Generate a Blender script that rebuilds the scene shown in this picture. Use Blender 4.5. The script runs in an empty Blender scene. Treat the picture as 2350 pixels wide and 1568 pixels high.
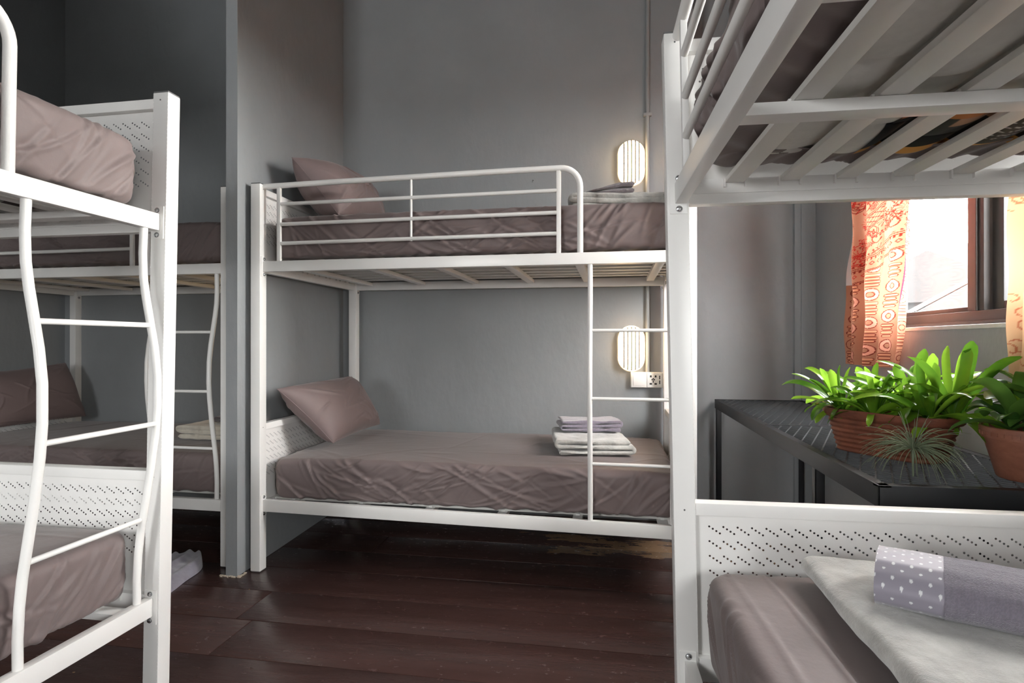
import bpy, bmesh, math, random
import numpy as np
from mathutils import Vector, Matrix

sc = bpy.context.scene
C = sc.collection
rnd = random.Random(7)
R = math.radians

# ------------------------------------------------------------------ camera
F_PX = 1310.5
YAW, PITCH, CAM_H = 0.16479, 0.00143, 1.0641
cam_d = bpy.data.cameras.new('camera')
cam_d.sensor_width = 36.0
cam_d.lens = 36.0 * F_PX / 2350.0
cam_d.clip_start = 0.02
cam = bpy.data.objects.new('camera', cam_d)
C.objects.link(cam)
cam.location = (0, 0, CAM_H)
cam.rotation_euler = (math.pi / 2 + PITCH, 0.0, YAW)
sc.camera = cam

# ------------------------------------------------------------------ world, light, exposure
sc.view_settings.view_transform = 'Standard'
sc.view_settings.look = 'None'
sc.view_settings.gamma = 1.0
sc.view_settings.use_curve_mapping = False
sc.view_settings.exposure = 0.38
world = bpy.data.worlds.new('overcast_sky')
sc.world = world
world.use_nodes = True
wn = world.node_tree.nodes
wn['Background'].inputs[0].default_value = (0.995, 0.975, 0.985, 1)
wn['Background'].inputs[1].default_value = 38.0


def area_light(name, loc, direction, sx, sy, power, col=(1, 1, 1), portal=False, spread=180):
    d = bpy.data.lights.new(name, 'AREA')
    d.shape = 'RECTANGLE'
    d.size, d.size_y = sx, sy
    d.energy = power
    d.color = col
    d.spread = R(spread)
    o = bpy.data.objects.new(name, d)
    C.objects.link(o)
    o.location = loc
    o.rotation_euler = Vector(direction).to_track_quat('-Z', 'Y').to_euler()
    if portal:
        d.cycles.is_portal = True
    return o


# daylight through the window in view and two unseen windows, added and sized to fill
# the left side with light: one further along that wall, one behind the camera
area_light('sky_portal_window', (1.40, 2.10, 1.81), (-1, 0, 0), 1.74, 1.36, 1, portal=True)
area_light('sky_portal_side_fill', (1.42, -1.285, 1.55), (-1, 0, 0), 1.33, 1.3, 1, portal=True)
area_light('sky_portal_front_fill', (-1.70, -2.2, 1.65), (0, 1, 0), 0.9, 1.0, 1, portal=True)
sun_d = bpy.data.lights.new('hazy_sun', 'SUN')
sun_d.energy = 12.0
sun_d.angle = R(28)
sun_d.color = (1.0, 0.97, 0.92)
sun = bpy.data.objects.new('hazy_sun', sun_d)
C.objects.link(sun)
sun.location = (8, 1, 4)
sun.rotation_euler = Vector((-1, -0.13, -0.10)).to_track_quat('-Z', 'Y').to_euler()

# ------------------------------------------------------------------ materials
def new_mat(name):
    m = bpy.data.materials.new(name)
    m.use_nodes = True
    nt = m.node_tree
    return m, nt, nt.nodes['Principled BSDF']


def N(nt, kind, **kw):
    n = nt.nodes.new(kind)
    for k, v in kw.items():
        setattr(n, k, v)
    return n


def L(nt, a, b):
    nt.links.new(a, b)


def coords(nt, scale=(1, 1, 1), kind='Object'):
    tc = N(nt, 'ShaderNodeTexCoord')
    mp = N(nt, 'ShaderNodeMapping')
    mp.inputs['Scale'].default_value = scale
    L(nt, tc.outputs[kind], mp.inputs[0])
    return mp.outputs[0]


def noise(nt, vec, scale, detail=4, rough=0.55):
    n = N(nt, 'ShaderNodeTexNoise')
    n.inputs['Scale'].default_value = scale
    n.inputs['Detail'].default_value = detail
    n.inputs['Roughness'].default_value = rough
    L(nt, vec, n.inputs['Vector'])
    return n.outputs['Fac']


def ramp(nt, fac, stops):
    r = N(nt, 'ShaderNodeValToRGB')
    el = r.color_ramp.elements
    while len(el) < len(stops):
        el.new(0.5)
    for e, (p, c) in zip(el, stops):
        e.position = p
        e.color = (*c, 1) if len(c) == 3 else c
    L(nt, fac, r.inputs[0])
    return r.outputs[0]


def bump(nt, bsdf, h, strength=0.3, dist=0.002, chain=None):
    b = N(nt, 'ShaderNodeBump')
    b.inputs['Strength'].default_value = strength
    b.inputs['Distance'].default_value = dist
    L(nt, h, b.inputs['Height'])
    if chain is not None:
        L(nt, chain, b.inputs['Normal'])
    if bsdf is not None:
        L(nt, b.outputs[0], bsdf.inputs['Normal'])
    return b.outputs[0]


def simple(name, col, rough=0.5, metal=0.0, var=0.06, nscale=30, bmp=0.0, bdist=0.001, spec=None, sheen=0.0):
    m, nt, b = new_mat(name)
    v = coords(nt)
    f = noise(nt, v, nscale)
    lo = tuple(c * (1 - var) for c in col)
    hi = tuple(min(1, c * (1 + var)) for c in col)
    L(nt, ramp(nt, f, [(0.3, lo), (0.7, hi)]), b.inputs['Base Color'])
    b.inputs['Roughness'].default_value = rough
    b.inputs['Metallic'].default_value = metal
    if spec is not None:
        b.inputs['Specular IOR Level'].default_value = spec
    if sheen:
        b.inputs['Sheen Weight'].default_value = sheen
        b.inputs['Sheen Roughness'].default_value = 0.5
    if bmp:
        bump(nt, b, noise(nt, v, nscale * 4), bmp, bdist)
    return m


def wall_material(name, col):
    m, nt, b = new_mat(name)
    v = coords(nt)
    f = noise(nt, v, 1.7, 5)
    f2 = noise(nt, v, 9, 6, 0.6)
    mix = N(nt, 'ShaderNodeMath', operation='MULTIPLY_ADD')
    L(nt, f2, mix.inputs[0]); mix.inputs[1].default_value = 0.35; L(nt, f, mix.inputs[2])
    lo = tuple(c * 0.93 for c in col); hi = tuple(c * 1.05 for c in col)
    L(nt, ramp(nt, mix.outputs[0], [(0.45, lo), (0.9, hi)]), b.inputs['Base Color'])
    b.inputs['Roughness'].default_value = 0.62
    b.inputs['Specular IOR Level'].default_value = 0.35
    v2 = coords(nt, (1, 1, 0.55))
    n1 = bump(nt, None, noise(nt, v2, 7, 3, 0.5), 0.55, 0.012)
    n2 = bump(nt, None, noise(nt, v2, 26, 3, 0.6), 0.4, 0.004, n1)
    bump(nt, b, noise(nt, v, 140, 2, 0.6), 0.25, 0.0008, n2)
    return m


M = {}
M['wall'] = wall_material('grey_plaster_paint', (0.283, 0.295, 0.302))
M['ceiling'] = simple('ceiling_paint', (0.16, 0.16, 0.16), 0.8)
M['white'] = simple('white_powder_coat', (0.84, 0.83, 0.805), 0.33, var=0.015, nscale=8, bmp=0.06, bdist=0.0006)
M['white2'] = simple('white_slat_paint', (0.72, 0.715, 0.68), 0.45, var=0.03, nscale=8)
M['cap'] = simple('post_cap_plastic', (0.12, 0.12, 0.12), 0.6)
M['chrome'] = simple('bolt_steel', (0.55, 0.56, 0.57), 0.25, 1.0)
M['plastic'] = simple('socket_plastic', (0.86, 0.84, 0.80), 0.3, var=0.01)
M['black_plastic'] = simple('socket_holes', (0.02, 0.02, 0.02), 0.6)
M['conduit'] = simple('painted_conduit', (0.30, 0.31, 0.31), 0.5, var=0.03)
M['blackmetal'] = simple('charcoal_steel', (0.009, 0.010, 0.012), 0.5, var=0.15, nscale=20, bmp=0.1)
M['meshmetal'] = simple('expanded_mesh_steel', (0.065, 0.07, 0.075), 0.42, var=0.15, nscale=40)
M['soil'] = simple('potting_soil', (0.035, 0.022, 0.014), 0.95, var=0.5, nscale=80, bmp=0.8, bdist=0.006)
M['brown'] = simple('window_frame_brown', (0.020, 0.0165, 0.0155), 0.5, var=0.2, nscale=15)
M['darkframe'] = simple('window_sash_dark', (0.03, 0.03, 0.032), 0.4)
M['sill'] = simple('sill_paint', (0.62, 0.62, 0.60), 0.5)
M['skirt'] = M['wall']


def sheet_material(name, col, dark=0.9):
    m, nt, b = new_mat(name)
    v = coords(nt)
    f = noise(nt, v, 3.0, 4)
    L(nt, ramp(nt, f, [(0.3, tuple(c * 0.92 for c in col)), (0.7, tuple(c * 1.06 for c in col))]), b.inputs['Base Color'])
    b.inputs['Roughness'].default_value = 0.58
    b.inputs['Sheen Weight'].default_value = 0.18
    b.inputs['Sheen Roughness'].default_value = 0.4
    b.inputs['Specular IOR Level'].default_value = 0.35
    n0 = bump(nt, None, noise(nt, coords(nt, (1, 1, 1)), 14, 5, 0.6), 0.30, 0.006)
    rg = N(nt, 'ShaderNodeTexNoise'); rg.noise_type = 'RIDGED_MULTIFRACTAL'
    rg.inputs['Scale'].default_value = 5.5; rg.inputs['Detail'].default_value = 2.5; rg.inputs['Distortion'].default_value = 0.6
    L(nt, coords(nt, (1, 1.3, 0.7)), rg.inputs['Vector'])
    n1 = bump(nt, None, rg.outputs['Fac'], 0.30, 0.006, n0)
    w = N(nt, 'ShaderNodeTexNoise'); w.inputs['Scale'].default_value = 900
    L(nt, v, w.inputs['Vector'])
    bump(nt, b, w.outputs['Fac'], 0.15, 0.0005, n1)
    return m


M['sheet'] = sheet_material('taupe_cotton_sheet', (0.182, 0.142, 0.137))
M['pillow'] = sheet_material('taupe_pillow_case', (0.195, 0.145, 0.140))
M['ticking'] = simple('mattress_ticking', (0.62, 0.61, 0.57), 0.8, var=0.04, nscale=60, bmp=0.2)


def fleece(name, col, var=0.10, nscale=14, bstr=0.7):
    m, nt, b = new_mat(name)
    v = coords(nt)
    f = noise(nt, v, nscale, 6, 0.65)
    L(nt, ramp(nt, f, [(0.32, tuple(c * (1 - var) for c in col)), (0.68, tuple(min(1, c * (1 + var)) for c in col))]), b.inputs['Base Color'])
    b.inputs['Roughness'].default_value = 0.9
    b.inputs['Sheen Weight'].default_value = 0.6
    b.inputs['Specular IOR Level'].default_value = 0.15
    n1 = bump(nt, None, noise(nt, v, 45, 4, 0.7), bstr, 0.006)
    bump(nt, b, noise(nt, v, 500, 2, 0.7), 0.8, 0.0015, n1)
    return m


M['fleece'] = fleece('pale_grey_fleece', (0.42, 0.41, 0.38), 0.30, 11)
M['fleece_warm'] = fleece('beige_fleece', (0.60, 0.55, 0.46), 0.08)
M['towel_purple'] = fleece('lilac_grey_terry', (0.20, 0.175, 0.215), 0.15, 90, 0.5)
M['towel_dark'] = fleece('dark_taupe_terry', (0.13, 0.11, 0.115), 0.15, 60, 0.5)
M['rag'] = fleece('washed_lilac_cloth', (0.26, 0.245, 0.29), 0.1, 20, 0.3)


def vcol_material(name, rough=0.85, transl=0.0, bumpscale=0, spec=0.2, sheen=0.0):
    m, nt, b = new_mat(name)
    a = N(nt, 'ShaderNodeVertexColor'); a.layer_name = 'print'
    L(nt, a.outputs[0], b.inputs['Base Color'])
    b.inputs['Roughness'].default_value = rough
    b.inputs['Specular IOR Level'].default_value = spec
    b.inputs['Sheen Weight'].default_value = sheen
    v = coords(nt)
    if bumpscale:
        n1 = bump(nt, None, noise(nt, v, bumpscale / 8, 4, 0.7), 0.6, 0.005)
        bump(nt, b, noise(nt, v, bumpscale, 2, 0.7), 0.9, 0.002, n1)
    if transl:
        t = N(nt, 'ShaderNodeBsdfTranslucent')
        L(nt, a.outputs[0], t.inputs[0])
        mx = N(nt, 'ShaderNodeMixShader'); mx.inputs[0].default_value = transl
        L(nt, b.outputs[0], mx.inputs[1]); L(nt, t.outputs[0], mx.inputs[2])
        L(nt, mx.outputs[0], nt.nodes['Material Output'].inputs[0])
    return m


M['curtain'] = vcol_material('printed_cotton_curtain', 0.85, 0.24)
M['towel_print'] = vcol_material('lilac_terry_with_dots', 0.9, 0, 420, 0.15, 0.4)
M['towel_band'] = vcol_material('lilac_dotted_satin_band', 0.55, 0, 0, 0.35, 0.3)
M['label_print'] = vcol_material('mattress_label_print', 0.6)


def floor_material():
    m, nt, b = new_mat('oxblood_gloss_floor_paint')
    v = coords(nt, (0.35, 3.0, 1))
    oi = N(nt, 'ShaderNodeObjectInfo')
    f = noise(nt, v, 6, 6, 0.6)
    base = ramp(nt, f, [(0.3, (0.044, 0.0215, 0.0185)), (0.7, (0.062, 0.031, 0.027))])
    # worn specks where the paint has chipped to bare wood
    v1 = coords(nt)
    vo = N(nt, 'ShaderNodeTexVoronoi'); vo.inputs['Scale'].default_value = 5.5
    L(nt, v1, vo.inputs['Vector'])
    nz = noise(nt, v1, 60, 3, 0.8)
    ad = N(nt, 'ShaderNodeMath', operation='MULTIPLY_ADD')
    L(nt, nz, ad.inputs[0]); ad.inputs[1].default_value = 0.05; L(nt, vo.outputs['Distance'], ad.inputs[2])
    lt = N(nt, 'ShaderNodeMath', operation='LESS_THAN'); L(nt, ad.outputs[0], lt.inputs[0]); lt.inputs[1].default_value = 0.047
    # bare patches under the bed by the socket
    sx = N(nt, 'ShaderNodeSeparateXYZ')
    tcg = N(nt, 'ShaderNodeNewGeometry'); L(nt, tcg.outputs['Position'], sx.inputs[0])
    def band(out, c, w):
        s = N(nt, 'ShaderNodeMath', operation='SUBTRACT'); L(nt, out, s.inputs[0]); s.inputs[1].default_value = c
        a = N(nt, 'ShaderNodeMath', operation='ABSOLUTE'); L(nt, s.outputs[0], a.inputs[0])
        d = N(nt, 'ShaderNodeMath', operation='DIVIDE'); L(nt, a.outputs[0], d.inputs[0]); d.inputs[1].default_value = w
        return d.outputs[0]
    bx = band(sx.outputs[0], 0.25, 0.75); by = band(sx.outputs[1], 3.02, 0.17)
    mm = N(nt, 'ShaderNodeMath', operation='MAXIMUM'); L(nt, bx, mm.inputs[0]); L(nt, by, mm.inputs[1])
    n3 = noise(nt, coords(nt, (0.6, 2.0, 1)), 5, 5, 0.7)
    s3 = N(nt, 'ShaderNodeMath', operation='MULTIPLY_ADD'); L(nt, mm.outputs[0], s3.inputs[0]); s3.inputs[1].default_value = -0.3
    L(nt, n3, s3.inputs[2])
    gt = N(nt, 'ShaderNodeMath', operation='GREATER_THAN'); L(nt, s3.outputs[0], gt.inputs[0]); gt.inputs[1].default_value = 0.33
    mxm = N(nt, 'ShaderNodeMath', operation='MAXIMUM'); L(nt, lt.outputs[0], mxm.inputs[0]); L(nt, gt.outputs[0], mxm.inputs[1])
    mx = N(nt, 'ShaderNodeMix', data_type='RGBA')
    L(nt, mxm.outputs[0], mx.inputs[0]); L(nt, base, mx.inputs[6]); mx.inputs[7].default_value = (0.24, 0.15, 0.085, 1)
    hs = N(nt, 'ShaderNodeHueSaturation')
    mr = N(nt, 'ShaderNodeMapRange'); L(nt, oi.outputs['Random'], mr.inputs[0]); mr.inputs[3].default_value = 0.85; mr.inputs[4].default_value = 1.18
    L(nt, mr.outputs[0], hs.inputs['Value']); L(nt, mx.outputs[2], hs.inputs['Color'])
    L(nt, hs.outputs[0], b.inputs['Base Color'])
    rr = N(nt, 'ShaderNodeMapRange'); L(nt, noise(nt, coords(nt, (1, 2, 1)), 18, 5, 0.7), rr.inputs[0])
    rr.inputs[3].default_value = 0.16; rr.inputs[4].default_value = 0.34
    L(nt, rr.outputs[0], b.inputs['Roughness'])
    b.inputs['Specular IOR Level'].default_value = 0.5
    n1 = bump(nt, None, noise(nt, coords(nt, (0.8, 3, 1)), 9, 4, 0.5), 0.3, 0.006)
    bump(nt, b, noise(nt, coords(nt, (2, 18, 1)), 20, 4, 0.6), 0.25, 0.0012, n1)
    return m


M['floor'] = floor_material()
M['subfloor'] = simple('subfloor_shadow_gap', (0.01, 0.006, 0.005), 0.9)


def terracotta(name, a, c2, rough=0.75):
    m, nt, b = new_mat(name)
    v = coords(nt, (1, 1, 2.2))
    L(nt, ramp(nt, noise(nt, v, 16, 6, 0.65), [(0.3, a), (0.62, c2), (0.8, tuple(x * 1.35 for x in c2))]), b.inputs['Base Color'])
    b.inputs['Roughness'].default_value = rough
    bump(nt, b, noise(nt, v, 60, 5, 0.6), 0.4, 0.002)
    return m


M['terra'] = terracotta('weathered_terracotta', (0.10, 0.028, 0.013), (0.205, 0.062, 0.030))
M['terra2'] = terracotta('terracotta_plastic', (0.19, 0.070, 0.040), (0.26, 0.10, 0.06), 0.5)


def leaf_material(name, col, hi, tr=0.35, rough=0.22):
    m, nt, b = new_mat(name)
    oi = N(nt, 'ShaderNodeObjectInfo')
    v = coords(nt)
    f = noise(nt, v, 12, 3)
    ad = N(nt, 'ShaderNodeMath', operation='ADD'); L(nt, f, ad.inputs[0]); L(nt, oi.outputs['Random'], ad.inputs[1])
    h = N(nt, 'ShaderNodeMath', operation='MULTIPLY'); L(nt, ad.outputs[0], h.inputs[0]); h.inputs[1].default_value = 0.5
    c = ramp(nt, h.outputs[0], [(0.2, col), (0.8, hi)])
    L(nt, c, b.inputs['Base Color'])
    b.inputs['Roughness'].default_value = rough
    b.inputs['Specular IOR Level'].default_value = 0.6
    t = N(nt, 'ShaderNodeBsdfTranslucent'); L(nt, c, t.inputs[0])
    mx = N(nt, 'ShaderNodeMixShader'); mx.inputs[0].default_value = tr
    L(nt, b.outputs[0], mx.inputs[1]); L(nt, t.outputs[0], mx.inputs[2])
    L(nt, mx.outputs[0], nt.nodes['Material Output'].inputs[0])
    return m


M['leaf'] = leaf_material('glossy_strap_leaf', (0.05, 0.15, 0.012), (0.27, 0.48, 0.04), 0.5)
M['leaf2'] = leaf_material('mid_green_leaf', (0.03, 0.085, 0.015), (0.085, 0.19, 0.03), 0.3, 0.35)
M['leaf_old'] = leaf_material('yellowed_leaf', (0.32, 0.16, 0.03), (0.42, 0.26, 0.05), 0.3, 0.4)
M['airleaf'] = leaf_material('silver_green_blade', (0.16, 0.20, 0.12), (0.32, 0.38, 0.25), 0.3, 0.5)


def glass_material():
    m = bpy.data.materials.new('window_glass')
    m.use_nodes = True
    nt = m.node_tree
    nt.nodes.remove(nt.nodes['Principled BSDF'])
    t = N(nt, 'ShaderNodeBsdfTransparent'); t.inputs[0].default_value = (0.97, 0.985, 0.98, 1)
    g = N(nt, 'ShaderNodeBsdfGlossy'); g.inputs['Roughness'].default_value = 0.03
    mx = N(nt, 'ShaderNodeMixShader')
    mx.inputs[0].default_value = 0.05; L(nt, t.outputs[0], mx.inputs[1]); L(nt, g.outputs[0], mx.inputs[2])
    L(nt, mx.outputs[0], nt.nodes['Material Output'].inputs[0])
    return m


M['glass'] = glass_material()


def emit_material(name, col, strength):
    m = bpy.data.materials.new(name)
    m.use_nodes = True
    nt = m.node_tree
    b = nt.nodes['Principled BSDF']
    b.inputs['Base Color'].default_value = (0.8, 0.75, 0.65, 1)
    b.inputs['Emission Color'].default_value = (*col, 1)
    b.inputs['Emission Strength'].default_value = strength
    return m


M['lampglow'] = emit_material('lit_ribbed_diffuser', (1.0, 0.68, 0.36), 10.0)
M['lamprim'] = simple('lamp_base_plastic', (0.75, 0.72, 0.66), 0.4)
M['lamprib'] = simple('diffuser_rib', (0.30, 0.27, 0.23), 0.5)

# ------------------------------------------------------------------ mesh helpers
class MB:
    """collects boxes, tubes and grids into one mesh"""
    def __init__(s):
        s.v = []; s.f = []

    def add(s, verts, faces):
        n = len(s.v)
        s.v.extend([tuple(p) for p in verts])
        s.f.extend([tuple(i + n for i in f) for f in faces])

    def box(s, x0, x1, y0, y1, z0, z1, bv=0.0):
        if bv <= 0:
            vs = [(x, y, z) for x in (x0, x1) for y in (y0, y1) for z in (z0, z1)]
            s.add(vs, [(0, 1, 3, 2), (4, 6, 7, 5), (0, 4, 5, 1), (2, 3, 7, 6), (0, 2, 6, 4), (1, 5, 7, 3)])
            return
        bm = bmesh.new()
        bmesh.ops.create_cube(bm, size=1)
        for v in bm.verts:
            v.co = Vector(((v.co.x + .5) * (x1 - x0) + x0, (v.co.y + .5) * (y1 - y0) + y0, (v.co.z + .5) * (z1 - z0) + z0))
        bmesh.ops.bevel(bm, geom=bm.edges[:], offset=bv, segments=2, affect='EDGES', profile=0.6)
        bm.verts.index_update()
        s.add([v.co[:] for v in bm.verts], [[v.index for v in f.verts] for f in bm.faces])
        bm.free()

    def tube(s, pts, r, n=12, cap=True, closed=False):
        pts = [Vector(p) for p in pts]
        rs = r if isinstance(r, (list, tuple)) else [r] * len(pts)
        rings = []
        prev = None
        for i, p in enumerate(pts):
            if i == 0: t = pts[1] - pts[0]
            elif i == len(pts) - 1: t = pts[-1] - pts[-2]
            else: t = (pts[i + 1] - p).normalized() + (p - pts[i - 1]).normalized()
            t.normalize()
            if prev is None:
                a = Vector((0, 0, 1)) if abs(t.z) < 0.9 else Vector((1, 0, 0))
                u = t.cross(a).normalized()
            else:
                u = (prev - t * prev.dot(t)).normalized()
            prev = u
            w = t.cross(u)
            rings.append([p + (u * math.cos(2 * math.pi * k / n) + w * math.sin(2 * math.pi * k / n)) * rs[i] for k in range(n)])
        vs = [q for ring in rings for q in ring]
        fs = []
        for i in range(len(rings) - 1):
            for k in range(n):
                k2 = (k + 1) % n
                fs.append((i * n + k, i * n + k2, (i + 1) * n + k2, (i + 1) * n + k))
        if cap:
            fs.append(tuple(range(n - 1, -1, -1)))
            fs.append(tuple((len(rings) - 1) * n + k for k in range(n)))
        s.add(vs, fs)

    def mesh(s, name, mat, smooth=True, fn=None):
        me = bpy.data.meshes.new(name)
        vs = s.v if fn is None else [fn(*p) for p in s.v]
        me.from_pydata(vs, [], s.f)
        me.materials.append(mat)
        if smooth:
            me.shade_smooth()
            try: me.set_sharp_from_angle(angle=R(42))
            except Exception: pass
        me.update()
        return me


def link(name, me, parent=None, loc=None):
    o = bpy.data.objects.new(name, me)
    C.objects.link(o)
    if parent is not None: o.parent = parent
    if loc is not None: o.location = loc
    return o


def empty(name, loc=(0, 0, 0), rz=0.0):
    o = bpy.data.objects.new(name, None)
    o.empty_display_size = 0.1
    C.objects.link(o)
    o.location = loc
    o.rotation_euler = (0, 0, rz)
    return o


def tag(o, label=None, cat=None, group=None, kind=None):
    if label: o['label'] = label
    if cat: o['category'] = cat
    if group: o['group'] = group
    if kind: o['kind'] = kind
    return o


def np_mesh(name, V, Q, mat, smooth=True, cols=None, sharp=None):
    """V (n,3) float, Q (m,4) int"""
    me = bpy.data.meshes.new(name)
    V = np.ascontiguousarray(V, dtype=np.float32); Q = np.ascontiguousarray(Q, dtype=np.int32)
    me.vertices.add(len(V)); me.vertices.foreach_set('co', V.ravel())
    k = Q.shape[1]
    me.loops.add(Q.size); me.loops.foreach_set('vertex_index', Q.ravel())
    me.polygons.add(len(Q))
    me.polygons.foreach_set('loop_start', np.arange(0, Q.size, k, dtype=np.int32))
    me.polygons.foreach_set('loop_total', np.full(len(Q), k, dtype=np.int32))
    me.update(calc_edges=True)
    me.validate()
    if smooth:
        me.shade_smooth()
        if sharp:
            try: me.set_sharp_from_angle(angle=R(sharp))
            except Exception: pass
    me.materials.append(mat)
    if cols is not None:
        ca = me.color_attributes.new('print', 'FLOAT_COLOR', 'POINT')
        c4 = np.ones((len(V), 4), dtype=np.float32); c4[:, :3] = cols
        ca.data.foreach_set('color', c4.ravel())
    return me


def grid_quads(nu, nv, off=0, flip=False):
    i = np.arange(nu - 1)[:, None] * nv + np.arange(nv - 1)[None, :]
    i = i.ravel() + off
    q = np.stack([i, i + nv, i + nv + 1, i + 1], 1)
    return q[:, ::-1] if flip else q


def weld(V, Q, tol=1e-4):
    key = np.round(V / tol).astype(np.int64)
    _, idx, inv = np.unique(key, axis=0, return_index=True, return_inverse=True)
    inv = inv.ravel()
    return V[idx], inv[Q], idx


def snoise(P, rs, scale, octaves=3):
    """smooth pseudo noise from summed sines, about -1..1"""
    out = np.zeros(len(P)); amp = 1.0; tot = 0
    for o in range(octaves):
        for k in range(5):
            d = rs.normal(size=3); d /= np.linalg.norm(d)
            out += amp * np.sin(P @ d * scale * (2 ** o) * rs.uniform(.7, 1.4) + rs.uniform(0, 6.28)) / 2.2
        tot += amp; amp *= .5
    return out / tot


# ------------------------------------------------------------------ the setting
BACK_Y, RECESS_Y, RIGHT_X, LEFT_X, FRONT_Y, CEIL = 3.50, 3.82, 1.268, -3.82, -2.0, 3.6


def struct(name, mb, mat, smooth=False, parent=None):
    o = link(name, mb.mesh(name, mat, smooth), parent)
    if parent is None: o['kind'] = 'structure'
    return o


b = MB(); b.box(LEFT_X - .2, RIGHT_X + .2, FRONT_Y - .2, RECESS_Y + .2, -0.14, -0.022)
floor = struct('floor', b, M['subfloor'])
tag(floor, 'glossy dark red-brown painted floorboards')
PW = 0.2465
y = 2.4885 + PW * 6
row = 0
while y > FRONT_Y - 0.01:
    y1 = min(y, RECESS_Y); y0 = y - PW
    if y1 > y0 + .02:
        cuts = [LEFT_X] + sorted([LEFT_X + 5.07 * (0.27 + 0.4 * rnd.random())] if row % 2 == 0 else [-1.9 + 0.6 * rnd.random(), 0.55 + .3 * rnd.random()]) + [RIGHT_X]
        for x0, x1 in zip(cuts[:-1], cuts[1:]):
            pb = MB(); g = 0.0012
            dz = rnd.uniform(-0.0008, 0.0)
            pb.box(x0 + g, x1 - g, max(y0, FRONT_Y) + g, y1 - g, -0.022, dz, 0.0015)
            link('plank', pb.mesh('plank', M['floor']), floor)
    y -= PW; row += 1

b = MB(); b.box(LEFT_X - .2, RIGHT_X + .2, FRONT_Y - .2, RECESS_Y + .2, CEIL, CEIL + .15)
struct('ceiling', b, M['ceiling'])
b = MB(); b.box(LEFT_X - .15, 0.50, BACK_Y, RECESS_Y + .2, 0, CEIL)
wb = struct('wall_back', b, M['wall']); tag(wb, 'grey painted plaster wall behind the beds')
b = MB(); b.box(0.50, RIGHT_X + .15, RECESS_Y, RECESS_Y + .2, 0, CEIL)
struct('wall_recess', b, M['wall'])
b = MB(); b.box(LEFT_X - .15, LEFT_X, FRONT_Y - .15, BACK_Y, 0, CEIL)
struct('wall_left', b, M['wall'])
# front wall; its unseen window opening is added and sized for fill light
b = MB()
wx0, wx1, wz0, wz1 = -2.15, -1.25, 1.15, 2.15
b.box(LEFT_X - .15, wx0, FRONT_Y - .15, FRONT_Y, 0, CEIL)
b.box(wx1, RIGHT_X + .15, FRONT_Y - .15, FRONT_Y, 0, CEIL)
b.box(wx0, wx1, FRONT_Y - .15, FRONT_Y, 0, wz0)
b.box(wx0, wx1, FRONT_Y - .15, FRONT_Y, wz1, CEIL)
struct('wall_front', b, M['wall'])
# right wall with two window openings, the unseen near one added for fill light
b = MB()
SILL = 1.124
W1 = (1.22, 2.98, SILL, 2.50); W2 = (-1.95, -0.62, 0.90, 2.20)
T = 0.14
ys = [FRONT_Y - .15, W2[0], W2[1], W1[0], W1[1], RECESS_Y + .2]
b.box(RIGHT_X, RIGHT_X + T, ys[0], ys[1], 0, CEIL)
b.box(RIGHT_X, RIGHT_X + T, ys[2], ys[3], 0, CEIL)
b.box(RIGHT_X, RIGHT_X + T, ys[4], ys[5], 0, CEIL)
for (a0, a1, z0, z1) in (W1, W2):
    b.box(RIGHT_X, RIGHT_X + T, a0, a1, 0, z0)
    b.box(RIGHT_X, RIGHT_X + T, a0, a1, z1, CEIL)
struct('wall_right', b, M['wall'])
# partition between the two bays, standing out as a thin pier
b = MB()
pts = [(-1.712, 2.352), (-1.655, 2.352), (-1.700, BACK_Y), (-1.742, BACK_Y)]
vs = [(x, yy, 0.0) for x, yy in pts] + [(x, yy, CEIL) for x, yy in pts]
b.add(vs, [(3, 2, 1, 0), (4, 5, 6, 7), (0, 1, 5, 4), (1, 2, 6, 5), (2, 3, 7, 6), (3, 0, 4, 7)])
wp = struct('wall_partition', b, M['wall']); tag(wp, 'grey painted partition wall between the two bed bays')
# chipped plaster crumbs round its foot
b = MB()
for k in range(46):
    if k < 30: x, yy = rnd.uniform(-1.74, -1.64), 2.352 - abs(rnd.gauss(0, .006))
    else: x, yy = rnd.uniform(-1.652, -1.64), rnd.uniform(2.35, 2.40)
    s = rnd.uniform(.0025, .007)
    b.box(x - s, x + s, yy - s * .6, yy + s * .6, 0.0, s * .6)
crumbs = link('plaster_crumbs', b.mesh('plaster_crumbs', simple('plaster_crumb', (0.55, 0.47, 0.38), .9), False), wp)
crumbs['kind'] = 'stuff'
# boxed riser in the recess corner
b = MB()
b.box(1.150, RIGHT_X, RECESS_Y - .035, RECESS_Y, 0, CEIL, .006)
b.box(1.185, RIGHT_X, RECESS_Y - .052, RECESS_Y - .035, 0, CEIL, .006)
tr = struct('trim_1', b, M['wall'], True); tag(tr, 'boxed grey riser in the corner beside the window wall')


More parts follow.
